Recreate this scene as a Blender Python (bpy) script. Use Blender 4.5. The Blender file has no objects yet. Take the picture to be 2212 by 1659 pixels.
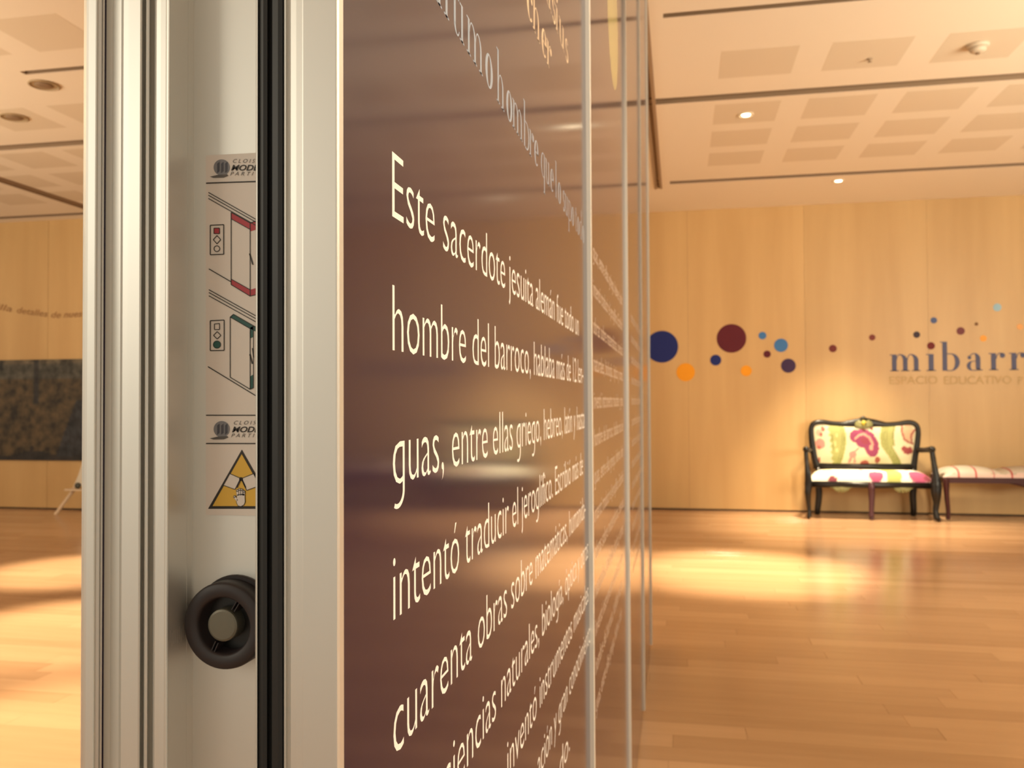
import bpy, math, random
from mathutils import Vector, Matrix
random.seed(7)
C = bpy.context.scene.collection
SC = bpy.context.scene
pi = math.pi
R = math.radians

# ------------------------------------------------------------------ camera
F, CX, CY = 1850.0, 1106.0, 829.5          # focal length in pixels of the 2212x1659 frame
EYE = Vector((0, 0, 1.2))
ROLL = 0.005
VPX, VPY = 1466.0, 864.0                   # where lines along the partition (+Y) meet
_dx, _dy = VPX - CX, VPY - CY
_c, _s = math.cos(ROLL), math.sin(ROLL)
_u, _v = _dx * _c - _dy * _s, _dx * _s + _dy * _c
PITCH = math.atan(_v / F)
YAW = math.atan(_u / F * math.cos(PITCH))
AXR = Vector((math.cos(YAW), math.sin(YAW), 0))
AXF = Vector((-math.sin(YAW) * math.cos(PITCH), math.cos(YAW) * math.cos(PITCH), math.sin(PITCH)))
AXU = AXR.cross(AXF)
cam = bpy.data.cameras.new('camera')
camo = bpy.data.objects.new('camera', cam)
C.objects.link(camo)
_ri = AXR * _c - AXU * _s
_ui = AXR * _s + AXU * _c
M = Matrix((_ri, _ui, -AXF)).transposed().to_4x4()
M.translation = EYE
camo.matrix_world = M
cam.sensor_width = 36
cam.lens = 36 * F / 2212
cam.clip_start = 0.02
cam.dof.use_dof = True
cam.dof.focus_distance = 0.46
cam.dof.aperture_fstop = 20
SC.camera = camo


def hit(px, py, axis, val):
    """the point of an axis-aligned plane behind a spot of the photograph (used to survey the place)"""
    dx, dy = px - CX, py - CY
    u, v = dx * _c - dy * _s, dx * _s + dy * _c
    d = AXR * u - AXU * v + AXF * F
    t = (val - EYE[axis]) / d[axis]
    return EYE + d * t


# ------------------------------------------------------------------ world, lights, exposure
SC.view_settings.view_transform = 'Standard'
SC.view_settings.look = 'None'
SC.view_settings.gamma = 1
SC.view_settings.use_curve_mapping = False
SC.view_settings.exposure = 0.06
w = bpy.data.worlds.new('hall_light')
SC.world = w
w.use_nodes = True
w.node_tree.nodes['Background'].inputs[0].default_value = (1.0, 0.89, 0.70, 1)
w.node_tree.nodes['Background'].inputs[1].default_value = 0.60
WARM = (1.0, 0.83, 0.56)


def spot(loc, aim, power, deg, blend=0.6, size=0.11, col=WARM):
    l = bpy.data.lights.new('lamp_light', 'SPOT')
    l.energy = power
    l.color = col
    l.spot_size = R(deg)
    l.spot_blend = blend
    l.shadow_soft_size = size
    o = bpy.data.objects.new('lamp_light', l)
    C.objects.link(o)
    o.location = loc
    o.rotation_euler = (Vector(aim) - Vector(loc)).to_track_quat('-Z', 'Y').to_euler()
    return o


def area(loc, aim, power, sx, sy, col):
    l = bpy.data.lights.new('added_fill_light', 'AREA')
    l.shape = 'RECTANGLE'
    l.size, l.size_y = sx, sy
    l.energy = power
    l.color = col
    o = bpy.data.objects.new('added_fill_light', l)
    C.objects.link(o)
    o.location = loc
    o.rotation_euler = (Vector(aim) - Vector(loc)).to_track_quat('-Z', 'Y').to_euler()
    return o


CZ = 3.28          # ceiling height
DB = 9.56          # back wall
DL = 8.52          # wall of the left room
spot((0.50, 6.42, 3.22), (0.42, 6.22, 0), 1650, 36, 0.9)         # over the open floor
spot((1.51, 8.55, 3.22), (1.68, 8.66, 0), 1000, 62, 0.9)          # in front of the settee
spot((1.78, 4.67, 3.24), (1.70, 9.3, 0.62), 620, 24, 1.0)        # aimed at the settee
spot((-4.08, 4.84, 3.22), (-3.15, 4.02, 0), 1500, 30, 0.8)
spot((-4.69, 5.36, 3.22), (-4.25, 5.45, 0), 1300, 28, 0.8)
spot((-3.0, 3.0, 3.22), (-2.2, 2.65, 0), 1200, 32, 0.8)
spot((2.2, 2.6, 3.22), (2.15, 2.5, 0), 620, 44, 0.9)
spot((2.3, 0.28, 3.22), (-0.15, 1.35, 1.25), 500, 56, 0.9, 0.05, (1.0, 0.87, 0.68))   # added spot out of view, brightens the printed partition
area((-2.6, -1.8, 2.2), (-0.2, 0.6, 1.2), 22, 1.5, 1.3, (1.0, 0.92, 0.74))   # added fill light, stands in for an unseen lobby behind the viewer
area((4.6, 2.6, 1.9), (4.2, 3.6, 3.3), 390, 2.4, 2.4, (1.0, 0.90, 0.68))      # added area light out of view, brightens the ceiling
area((-6.6, 2.0, 1.9), (-6.2, 2.8, 3.3), 230, 2.4, 2.4, (1.0, 0.84, 0.60))  # its added counterpart for the left ceiling, also unseen

# ------------------------------------------------------------------ materials


def mat(name, col, rough=0.5, metal=0.0, spec=0.5, emit=None, estr=0):
    m = bpy.data.materials.new(name)
    m.use_nodes = True
    b = m.node_tree.nodes['Principled BSDF']
    b.inputs['Base Color'].default_value = (*col, 1)
    b.inputs['Roughness'].default_value = rough
    b.inputs['Metallic'].default_value = metal
    b.inputs['Specular IOR Level'].default_value = spec
    if emit:
        b.inputs['Emission Color'].default_value = (*emit, 1)
        b.inputs['Emission Strength'].default_value = estr
    return m


def N(m, t, **kw):
    n = m.node_tree.nodes.new(t)
    for k, v in kw.items():
        setattr(n, k, v)
    return n


def grain(m, c1, c2, scale=(1, 1, 1), freq=3.0, detail=4.0, fac2=None, bump=0.0):
    """noise stretched along the grain between two tones"""
    nt = m.node_tree
    tc = N(m, 'ShaderNodeTexCoord')
    mp = N(m, 'ShaderNodeMapping')
    mp.inputs['Scale'].default_value = scale
    nz = N(m, 'ShaderNodeTexNoise')
    nz.inputs['Scale'].default_value = freq
    nz.inputs['Detail'].default_value = detail
    rp = N(m, 'ShaderNodeValToRGB')
    rp.color_ramp.elements[0].position = 0.32
    rp.color_ramp.elements[0].color = (*c1, 1)
    rp.color_ramp.elements[1].position = 0.70
    rp.color_ramp.elements[1].color = (*c2, 1)
    nt.links.new(tc.outputs['Object'], mp.inputs['Vector'])
    nt.links.new(mp.outputs['Vector'], nz.inputs['Vector'])
    nt.links.new(nz.outputs['Fac'], rp.inputs['Fac'])
    b = nt.nodes['Principled BSDF']
    nt.links.new(rp.outputs['Color'], b.inputs['Base Color'])
    if bump:
        bp = N(m, 'ShaderNodeBump')
        bp.inputs['Strength'].default_value = bump
        bp.inputs['Distance'].default_value = 0.002
        nt.links.new(nz.outputs['Fac'], bp.inputs['Height'])
        nt.links.new(bp.outputs['Normal'], b.inputs['Normal'])
    return rp


def vmat(name, rough=0.7, noise=0.0, nscale=40):
    """printed or woven colour carried by the mesh"""
    m = mat(name, (1, 1, 1), rough)
    nt = m.node_tree
    at = N(m, 'ShaderNodeAttribute', attribute_name='Col')
    b = nt.nodes['Principled BSDF']
    if noise:
        nz = N(m, 'ShaderNodeTexNoise')
        nz.inputs['Scale'].default_value = nscale
        tc = N(m, 'ShaderNodeTexCoord')
        nt.links.new(tc.outputs['Object'], nz.inputs['Vector'])
        mr = N(m, 'ShaderNodeMapRange')
        mr.inputs['From Min'].default_value = 0.3
        mr.inputs['From Max'].default_value = 0.7
        mr.inputs['To Min'].default_value = 1 - noise
        mr.inputs['To Max'].default_value = 1 + noise
        nt.links.new(nz.outputs['Fac'], mr.inputs['Value'])
        mx = N(m, 'ShaderNodeMix', data_type='RGBA', blend_type='MULTIPLY')
        mx.inputs['Factor'].default_value = 1
        nt.links.new(at.outputs['Color'], mx.inputs['A'])
        nt.links.new(mr.outputs['Result'], mx.inputs['B'])
        nt.links.new(mx.outputs['Result'], b.inputs['Base Color'])
    else:
        nt.links.new(at.outputs['Color'], b.inputs['Base Color'])
    return m


M_ALU = mat('anodised_aluminium', (0.74, 0.73, 0.69), 0.42, 0.75)
M_TRIM = mat('pale_edge_trim', (0.86, 0.82, 0.73), 0.4, 0.25)
M_ALUB = mat('brushed_channel', (0.60, 0.60, 0.56), 0.5, 0.6)
M_RUBBER = mat('black_rubber', (0.012, 0.013, 0.014), 0.45)
M_RUBBER2 = mat('black_rubber_groove', (0.004, 0.004, 0.004), 0.6)
M_FILM = mat('aubergine_print', (0.019, 0.009, 0.031), 0.118, 0.0, 0.5)
M_FILM.node_tree.nodes['Principled BSDF'].inputs['IOR'].default_value = 1.49
M_WHITE = mat('white_print', (0.90, 0.86, 0.80), 0.35)
M_CREAM = mat('cream_print', (0.62, 0.46, 0.30), 0.35)
M_PALE = mat('pale_text_print', (0.50, 0.38, 0.30), 0.35)
M_BLUE = mat('steel_blue_print', (0.27, 0.34, 0.43), 0.3)
M_YEL = mat('pale_yellow_print', (0.40, 0.34, 0.12), 0.15)
M_STICK = mat('sticker_vinyl', (0.74, 0.68, 0.63), 0.45)
M_INK = mat('black_ink', (0.02, 0.014, 0.01), 0.5)
M_INKG = mat('grey_ink', (0.10, 0.09, 0.085), 0.5)
M_LOGO = mat('logo_grey', (0.20, 0.20, 0.22), 0.45)
M_LOGO2 = mat('logo_dark_grey', (0.055, 0.055, 0.075), 0.45)
M_RED = mat('red_ink', (0.42, 0.03, 0.045), 0.45)
M_GREEN = mat('green_ink', (0.010, 0.085, 0.070), 0.45)
M_SYEL = mat('warning_yellow', (0.72, 0.44, 0.05), 0.45)
M_SOCK = mat('brown_black_plastic', (0.022, 0.016, 0.018), 0.5)
M_SOCKD = mat('dark_bore', (0.006, 0.005, 0.005), 0.35)
M_SPIN = mat('worn_steel', (0.16, 0.15, 0.115), 0.45, 0.4)
M_PLASTER = mat('cream_plaster', (0.82, 0.74, 0.62), 0.85, 0, 0.2)
M_SLOT = mat('dark_slot', (0.24, 0.155, 0.09), 0.7)
M_TRACK = mat('bronze_track', (0.34, 0.24, 0.155), 0.55, 0.0)
M_LAMPRING = mat('lamp_ring', (0.75, 0.65, 0.5), 0.4)
M_WELL = mat('lamp_well', (0.36, 0.26, 0.15), 0.5)
M_GLOW = mat('lamp_glow', (1, 0.9, 0.7), 0.5, emit=(1.0, 0.86, 0.58), estr=8)
M_PERF = mat('perforated_plaster', (0.7, 0.6, 0.48), 0.85, 0, 0.2)
M_WOOD = mat('maple_veneer', (0.5, 0.28, 0.1), 0.42, 0, 0.35)
grain(M_WOOD, (0.50, 0.31, 0.130), (0.585, 0.38, 0.170), (3.0, 1, 0.28), 1.2, 5.0)
_n = M_WOOD.node_tree
_oi = N(M_WOOD, 'ShaderNodeObjectInfo')
_mr = N(M_WOOD, 'ShaderNodeMapRange')
_mr.inputs['To Min'].default_value = 0.92
_mr.inputs['To Max'].default_value = 1.06
_mx = N(M_WOOD, 'ShaderNodeMix', data_type='RGBA', blend_type='MULTIPLY')
_mx.inputs['Factor'].default_value = 1
_n.links.new(_oi.outputs['Random'], _mr.inputs['Value'])
_lk = _n.nodes['Principled BSDF'].inputs['Base Color'].links[0].from_socket
_n.links.new(_lk, _mx.inputs['A'])
_n.links.new(_mr.outputs['Result'], _mx.inputs['B'])
_n.links.new(_mx.outputs['Result'], _n.nodes['Principled BSDF'].inputs['Base Color'])
M_GAP = mat('shadow_gap', (0.06, 0.035, 0.02), 0.8)
M_SUB = mat('subfloor', (0.08, 0.04, 0.02), 0.8)
M_BLACKW = mat('black_lacquer', (0.009, 0.007, 0.006), 0.3, 0, 0.35)
M_DET = mat('aged_plastic', (0.55, 0.46, 0.35), 0.6)
M_DARKRED = mat('mahogany_lacquer', (0.045, 0.009, 0.009), 0.35, 0, 0.3)
M_PURP = mat('plum_lacquer', (0.060, 0.018, 0.026), 0.35)
M_OLIVE = mat('olive_carving', (0.20, 0.19, 0.075), 0.5)
M_GILT = mat('gilt_carving', (0.50, 0.40, 0.05), 0.35)
M_FABRIC = vmat('printed_upholstery', 0.75)
M_PLAID = vmat('striped_upholstery', 0.8)
M_MURAL = vmat('dark_canvas_print', 0.6, 0.8, 11)
M_EASELW = mat('white_board', (0.62, 0.55, 0.45), 0.6)
M_EASELG = mat('beige_easel_wood', (0.66, 0.50, 0.34), 0.5)
M_KNOBD = mat('dark_knob', (0.05, 0.045, 0.03), 0.4)
M_WTXT = mat('brown_wall_print', (0.30, 0.145, 0.05), 0.6)
M_WSUB = mat('olive_wall_print', (0.44, 0.285, 0.11), 0.6)
M_WNAVY = mat('navy_wall_print', (0.035, 0.032, 0.10), 0.5)

# perforation of the acoustic tiles: fine dark holes
_nt = M_PERF.node_tree
_tc = N(M_PERF, 'ShaderNodeTexCoord')
_vo = N(M_PERF, 'ShaderNodeTexVoronoi')
_vo.inputs['Scale'].default_value = 62
_vo.inputs['Randomness'].default_value = 0
_rp = N(M_PERF, 'ShaderNodeValToRGB')
_rp.color_ramp.elements[0].position = 0.24
_rp.color_ramp.elements[0].color = (0.20, 0.14, 0.09, 1)
_rp.color_ramp.elements[1].position = 0.30
_rp.color_ramp.elements[1].color = (0.71, 0.62, 0.49, 1)
_nt.links.new(_tc.outputs['Object'], _vo.inputs['Vector'])
_nt.links.new(_vo.outputs['Distance'], _rp.inputs['Fac'])
_nt.links.new(_rp.outputs['Color'], _nt.nodes['Principled BSDF'].inputs['Base Color'])


def plank_material(name, src):
    m = mat(name, (0.4, 0.2, 0.08), 0.19, 0, 0.5)
    nt = m.node_tree
    if src == 'object':
        oi = N(m, 'ShaderNodeObjectInfo')
        rnd = oi.outputs['Random']
    else:
        at = N(m, 'ShaderNodeAttribute', attribute_name='Col')
        rnd = at.outputs['Fac']
    tc = N(m, 'ShaderNodeTexCoord')
    mp = N(m, 'ShaderNodeMapping')
    mp.inputs['Scale'].default_value = (1.2, 14, 1)
    nz = N(m, 'ShaderNodeTexNoise')
    nz.inputs['Scale'].default_value = 1.6
    nz.inputs['Detail'].default_value = 4
    nt.links.new(tc.outputs['Object'], mp.inputs['Vector'])
    nt.links.new(mp.outputs['Vector'], nz.inputs['Vector'])
    ad = N(m, 'ShaderNodeMath', operation='MULTIPLY_ADD')
    ad.inputs[1].default_value = 0.60
    nt.links.new(rnd, ad.inputs[0])
    mu = N(m, 'ShaderNodeMath', operation='MULTIPLY')
    mu.inputs[1].default_value = 0.5
    nt.links.new(nz.outputs['Fac'], mu.inputs[0])
    nt.links.new(mu.outputs[0], ad.inputs[2])
    rp = N(m, 'ShaderNodeValToRGB')
    rp.color_ramp.elements[0].position = 0.12
    rp.color_ramp.elements[0].color = (0.42, 0.236, 0.122, 1)
    rp.color_ramp.elements[1].position = 0.85
    rp.color_ramp.elements[1].color = (0.56, 0.335, 0.185, 1)
    nt.links.new(ad.outputs[0], rp.inputs['Fac'])
    nt.links.new(rp.outputs['Color'], nt.nodes['Principled BSDF'].inputs['Base Color'])
    return m


M_PLANK = plank_material('parquet_board', 'object')
M_PLANKS = plank_material('parquet_boards_far', 'attr')

# ------------------------------------------------------------------ mesh helpers


def wloc(o):
    v = Vector((0, 0, 0))
    while o is not None:
        v = v + o.location
        o = o.parent
    return v


def mk(name, verts, faces, m, parent=None, smooth=False, cols=None):
    off = wloc(parent) if parent else Vector((0, 0, 0))
    me = bpy.data.meshes.new(name)
    me.from_pydata([tuple(Vector(v) - off) for v in verts], [], faces)
    me.materials.append(m)
    if smooth:
        for p in me.polygons:
            p.use_smooth = True
    if cols:
        ca = me.color_attributes.new('Col', 'FLOAT_COLOR', 'POINT')
        for i, c in enumerate(cols):
            ca.data[i].color = (*c, 1)
    me.update()
    o = bpy.data.objects.new(name, me)
    C.objects.link(o)
    if parent:
        o.parent = parent
    return o


def tag(o, label, cat, group=None):
    o['label'] = label
    o['category'] = cat
    if group:
        o['group'] = group
    return o


def root(name, loc, label, cat, group=None):
    o = bpy.data.objects.new(name, None)
    o.empty_display_size = 0.1
    C.objects.link(o)
    o.location = loc
    return tag(o, label, cat, group)


def struct(o):
    o['kind'] = 'structure'
    return o


class MB:
    """collects shapes into one mesh"""

    def __init__(self):
        self.v, self.f = [], []

    def add(self, vs, fs):
        n = len(self.v)
        self.v += [tuple(q) for q in vs]
        self.f += [tuple(i + n for i in q) for q in fs]
        return self

    def box(self, x0, x1, y0, y1, z0, z1):
        vs = [(x0, y0, z0), (x1, y0, z0), (x1, y1, z0), (x0, y1, z0), (x0, y0, z1), (x1, y0, z1), (x1, y1, z1), (x0, y1, z1)]
        fs = [(0, 3, 2, 1), (4, 5, 6, 7), (0, 1, 5, 4), (1, 2, 6, 5), (2, 3, 7, 6), (3, 0, 4, 7)]
        return self.add(vs, fs)

    def sweep(self, pts, rad, n=10, ref=(0, 1, 0), closed=False):
        """tube along pts; rad = list of (across, depth) half sizes, depth measured along ref"""
        P = [Vector(p) for p in pts]
        k = len(P)
        rf = Vector(ref)
        vs, fs = [], []
        for i, p in enumerate(P):
            if closed:
                t = P[(i + 1) % k] - P[i - 1]
            else:
                t = P[min(i + 1, k - 1)] - P[max(i - 1, 0)]
            t.normalize()
            d = rf - t * rf.dot(t)
            if d.length < 1e-4:
                d = Vector((0, 0, 1)) - t * t.z
            d.normalize()
            a = t.cross(d)
            ra, rd = rad[i] if isinstance(rad, list) else rad
            for j in range(n):
                th = 2 * pi * j / n
                vs.append(p + a * (ra * math.cos(th)) + d * (rd * math.sin(th)))
        for i in range(k if closed else k - 1):
            for j in range(n):
                a0, a1 = i * n + j, i * n + (j + 1) % n
                b0, b1 = ((i + 1) % k) * n + j, ((i + 1) % k) * n + (j + 1) % n
                fs.append((a0, a1, b1, b0))
        if not closed:
            fs.append(tuple(range(n - 1, -1, -1)))
            fs.append(tuple((k - 1) * n + j for j in range(n)))
        return self.add(vs, fs)

    def lathe(self, c, prof, axis=1, n=36):
        """prof = (radius, offset along the axis); rings joined, ends closed"""
        c = Vector(c)
        e = [Vector((1, 0, 0)), Vector((0, 1, 0)), Vector((0, 0, 1))]
        A, U, V = e[axis], e[(axis + 1) % 3], e[(axis + 2) % 3]
        vs, fs = [], []
        for r_, h_ in prof:
            for j in range(n):
                th = 2 * pi * j / n
                vs.append(c + A * h_ + U * (r_ * math.cos(th)) + V * (r_ * math.sin(th)))
        k = len(prof)
        for i in range(k - 1):
            for j in range(n):
                fs.append((i * n + j, i * n + (j + 1) % n, (i + 1) * n + (j + 1) % n, (i + 1) * n + j))
        fs.append(tuple(range(n - 1, -1, -1)))
        fs.append(tuple((k - 1) * n + j for j in range(n)))
        return self.add(vs, fs)

    def extrude_z(self, outline, z0, z1):
        """closed (x, y) outline pulled up; caps included"""
        n = len(outline)
        vs = [(x, y, z0) for x, y in outline] + [(x, y, z1) for x, y in outline]
        fs = [(i, (i + 1) % n, (i + 1) % n + n, i + n) for i in range(n)]
        fs += [tuple(range(n - 1, -1, -1)), tuple(range(n, 2 * n))]
        return self.add(vs, fs)

    def build(self, name, m, parent=None, smooth=False):
        return mk(name, self.v, self.f, m, parent, smooth)


def smooth_path(pts, sub=5, closed=False):
    P = [Vector(p) for p in pts]
    k = len(P)
    out = []
    for i in range(k if closed else k - 1):
        p0 = P[i - 1] if (closed or i > 0) else P[0] * 2 - P[1]
        p1, p2 = P[i], P[(i + 1) % k]
        p3 = P[(i + 2) % k] if (closed or i + 2 < k) else P[-1] * 2 - P[-2]
        for j in range(sub):
            t = j / sub
            out.append(0.5 * ((2 * p1) + (p2 - p0) * t + (2 * p0 - 5 * p1 + 4 * p2 - p3) * t * t + (3 * p1 - p0 - 3 * p2 + p3) * t ** 3))
    if not closed:
        out.append(P[-1])
    return out


def lerp_list(vals, n):
    out = []
    for i in range(n):
        t = i / (n - 1) * (len(vals) - 1)
        a = min(int(t), len(vals) - 2)
        f_ = t - a
        out.append(tuple(vals[a][q] * (1 - f_) + vals[a + 1][q] * f_ for q in range(len(vals[a]))))
    return out


# ------------------------------------------------------------------ lettering
def sans(body, weight=-0.012, shear=0.0):
    """outline letters as a flat mesh; returns 2-D points, faces (size 1 em)"""
    if 'g' in body:
        return single_g(body, weight, shear)
    cu = bpy.data.curves.new('lettering', 'FONT')
    cu.body = body
    cu.offset = weight
    cu.shear = shear
    cu.resolution_u = 3
    o = bpy.data.objects.new('lettering', cu)
    C.objects.link(o)
    dg = bpy.context.evaluated_depsgraph_get()
    me = bpy.data.meshes.new_from_object(o.evaluated_get(dg))
    v = [(q.co.x, q.co.y) for q in me.vertices]
    f = [tuple(p.vertices) for p in me.polygons]
    bpy.data.objects.remove(o)
    bpy.data.curves.remove(cu)
    bpy.data.meshes.remove(me)
    return v, f


def single_g(body, weight, shear):
    """the face's g has one bowl and a hooked tail: a q with its stem bent round"""
    qb = body.replace('g', 'q')
    v, f = sans(qb, weight, shear)
    v = [list(p) for p in v]
    sw = 0.088 + 2 * weight
    for i, ch in enumerate(body):
        if ch != 'g':
            continue
        pv_, _f = sans(qb[:i + 1], weight, shear)
        xr_ = max(p[0] for p in pv_ if p[1] < -0.1)
        for p in v:
            if p[1] < -0.1 and abs(p[0] - xr_) < 0.14:
                p[1] = -0.06
        cx_, rx_, ry_ = xr_ - 0.235, 0.235, 0.185
        n_ = len(v)
        K = 12
        for k in range(K + 1):
            th = -R(118) * k / K
            t_ = sw * (1.0 - 0.12 * k / K)
            v.append([cx_ + rx_ * math.cos(th), -0.06 + ry_ * math.sin(th)])
            v.append([cx_ + (rx_ - t_) * math.cos(th), -0.06 + (ry_ - t_ * 0.85) * math.sin(th)])
        for k in range(K):
            f.append((n_ + 2 * k, n_ + 2 * k + 1, n_ + 2 * k + 3, n_ + 2 * k + 2))
    return [tuple(p) for p in v], f


ST, HT = 0.27, 0.05


def rect(x0, y0, x1, y1):
    return [(x0, y0), (x1, y0), (x1, y1), (x0, y1)]


def arc(cx, cy, rx, ry, w_, t_, a0, a1, n=14):
    ps = []
    for i in range(n):
        p, q = R(a0 + (a1 - a0) * i / n), R(a0 + (a1 - a0) * (i + 1) / n)
        o = lambda th: (cx + rx * math.cos(th), cy + ry * math.sin(th))
        k = lambda th: (cx + (rx - w_) * math.cos(th), cy + (ry - t_) * math.sin(th))
        ps.append([k(p), o(p), o(q), k(q)])
    return ps


def ball(cx, cy, r):
    return [[(cx + r * math.cos(2 * pi * i / 14), cy + r * math.sin(2 * pi * i / 14)) for i in range(14)]]


def stem(x, y0, y1, bot=True, flag=True, w_=None):
    w_ = w_ or ST
    ps = [rect(x, y0, x + w_, y1)]
    if bot:
        ps.append(rect(x - 0.12, y0, x + w_ + 0.12, y0 + HT))
    if flag:
        ps.append(rect(x - 0.13, y1 - HT, x, y1))
    return ps


def arch(x0, x1):
    cx = (x0 + ST + x1) / 2
    return arc(cx, 0.62, x1 + ST - cx, 0.40, ST, 0.06, 0, 90) + arc(cx, 0.62, cx - x0 - ST + 0.03, 0.40, HT, HT, 90, 172) + \
        stem(x1, 0, 0.63, True, False)


def didone(ch, dot=True):
    """a high-contrast serif letter: polygons, advance (x-height = 1)"""
    A = 1.72
    if ch in 'iíl':
        ps = stem(0, 0, A if ch == 'l' else 1)
        if ch == 'i' and dot:
            ps += ball(ST / 2, 1.42, 0.17)
        return ps, 0.60
    if ch == 'n':
        return stem(0, 0, 1) + arch(0, 0.64), 1.18
    if ch == 'h':
        return stem(0, 0, A) + arch(0, 0.64), 1.18
    if ch == 'm':
        return stem(0, 0, 1) + arch(0, 0.64) + arch(0.64, 1.28), 1.82
    if ch in 'uú':
        x1 = 0.62
        cx = (ST + x1) / 2
        ps = [rect(0, 0.38, ST, 1), rect(-0.13, 1 - HT, 0, 1)] + stem(x1, 0, 1)
        ps += arc(cx, 0.40, cx, 0.42, ST, 0.06, 180, 270) + arc(cx, 0.40, x1 - cx + 0.02, 0.42, HT, HT, 270, 352)
        if ch == 'ú':
            ps.append([(0.38, 1.2), (0.46, 1.2), (0.66, 1.6), (0.5, 1.6)])
        return ps, 1.14
    if ch == 't':
        return [rect(0.05, 0.22, 0.05 + ST, 1.3), rect(-0.14, 1 - HT, 0.52, 1)] + arc(0.36, 0.24, 0.31, 0.26, ST, HT, 180, 270) + \
            arc(0.36, 0.24, 0.2, 0.26, HT, HT, 270, 340), 0.66
    if ch == 'o':
        return arc(0.46, 0.5, 0.46, 0.52, 0.27, 0.05, 0, 360, 28), 1.02
    if ch == 'e':
        return arc(0.44, 0.5, 0.44, 0.52, 0.25, 0.05, 0, 310, 26) + [rect(0.18, 0.5, 0.88, 0.5 + HT)], 0.96
    if ch == 'c':
        return arc(0.44, 0.5, 0.44, 0.52, 0.26, 0.05, 50, 315, 22) + ball(0.68, 0.80, 0.12), 0.9
    if ch == 'a':
        return [rect(0.52, 0.1, 0.52 + ST, 0.68), rect(0.6, 0, 0.92, HT), rect(0.56, 0, 0.79, 0.12)] + \
            arc(0.45, 0.66, 0.34, 0.36, ST, HT, 0, 90) + arc(0.45, 0.66, 0.33, 0.36, HT, HT, 90, 150) + ball(0.17, 0.76, 0.11) + \
            arc(0.34, 0.27, 0.33, 0.29, 0.22, 0.04, 90, 270) + [rect(0.34, 0.52, 0.54, 0.56), rect(0.34, -0.02, 0.56, 0.03)], 1.0
    if ch == 'r':
        return stem(0, 0, 1) + arc(0.5, 0.62, 0.25, 0.40, HT, HT, 60, 172) + ball(0.63, 0.86, 0.15), 0.84
    if ch in 'bp':
        y0, y1 = (0, A) if ch == 'b' else (-0.66, 1)
        return stem(0, y0, y1, ch == 'p', True) + arc(0.48, 0.5, 0.5, 0.52, ST, 0.05, -90, 90) + [rect(0.2, 0.97, 0.5, 1.02), rect(0.2, -0.02, 0.5, 0.03)], 1.08
    if ch in 'dq':
        y0, y1 = (0, A) if ch == 'd' else (-0.66, 1)
        x = 0.7
        return stem(x, y0, y1, True, ch == 'd') + arc(0.5, 0.5, 0.5, 0.52, ST, 0.05, 90, 270) + [rect(0.48, 0.97, 0.75, 1.02), rect(0.48, -0.02, 0.75, 0.03)], 1.1
    if ch == 's':
        return arc(0.34, 0.74, 0.30, 0.28, 0.17, 0.05, 30, 270, 16) + arc(0.34, 0.26, 0.32, 0.30, 0.17, 0.09, -150, 90, 16), 0.76
    if ch == 'K':
        return stem(0, 0, 1.6, True, True) + [[(0.24, 0.6), (0.34, 0.6), (1.0, 1.6), (0.9, 1.6)], [(0.4, 0.85), (0.62, 1.02), (1.18, 0), (0.88, 0)]], 1.3
    if ch == 'A':
        return [[(0, 0), (0.07, 0), (0.62, 1.6), (0.55, 1.6)], [(0.88, 0), (1.2, 0), (0.68, 1.6), (0.5, 1.6)], rect(0.2, 0.5, 0.95, 0.55)], 1.3
    return [], 0.42


def serif_line(body, dot=True, gap=0.0, st=0.27):
    global ST
    ST = st
    v, f, x = [], [], 0.0
    letters = []
    for ch in body:
        ps, adv = didone(ch, dot)
        lv, lf = [], []
        for p in ps:
            n, k = len(v), len(lv)
            v += [(a + x, b) for a, b in p]
            f.append(tuple(range(n, n + len(p))))
            lv += [(a + x, b) for a, b in p]
            lf.append(tuple(range(k, k + len(p))))
        if ps:
            letters.append((ch, lv, lf))
        x += adv + gap
    return v, f, x, letters


def on_face(v2, fx, fy, x):
    """letters on the partition face: reading direction runs away from the camera"""
    return [(x, fx(a), fy(b)) for a, b in v2]


# ------------------------------------------------------------------ room shell
XL, XR, YN = -10.0, 7.5, -2.6
# floor: base slab, boards laid on it parallel to the back wall
flo = struct(MB().box(XL, XR, YN, DB + 0.3, -0.10, -0.013).build('floor', M_SUB))
PW, PL = 0.115, 1.22
bm_plank = None


def plank_mesh(L, Wd):
    b = 0.0006
    vs = [(0, 0, -0.013), (L, 0, -0.013), (L, Wd, -0.013), (0, Wd, -0.013),
          (0, 0, -b), (L, 0, -b), (L, Wd, -b), (0, Wd, -b),
          (b, b, 0), (L - b, b, 0), (L - b, Wd - b, 0), (b, Wd - b, 0)]
    fs = [(0, 1, 5, 4), (1, 2, 6, 5), (2, 3, 7, 6), (3, 0, 4, 7), (4, 5, 9, 8), (5, 6, 10, 9), (6, 7, 11, 10), (7, 4, 8, 11), (8, 9, 10, 11)]
    return vs, fs


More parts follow.
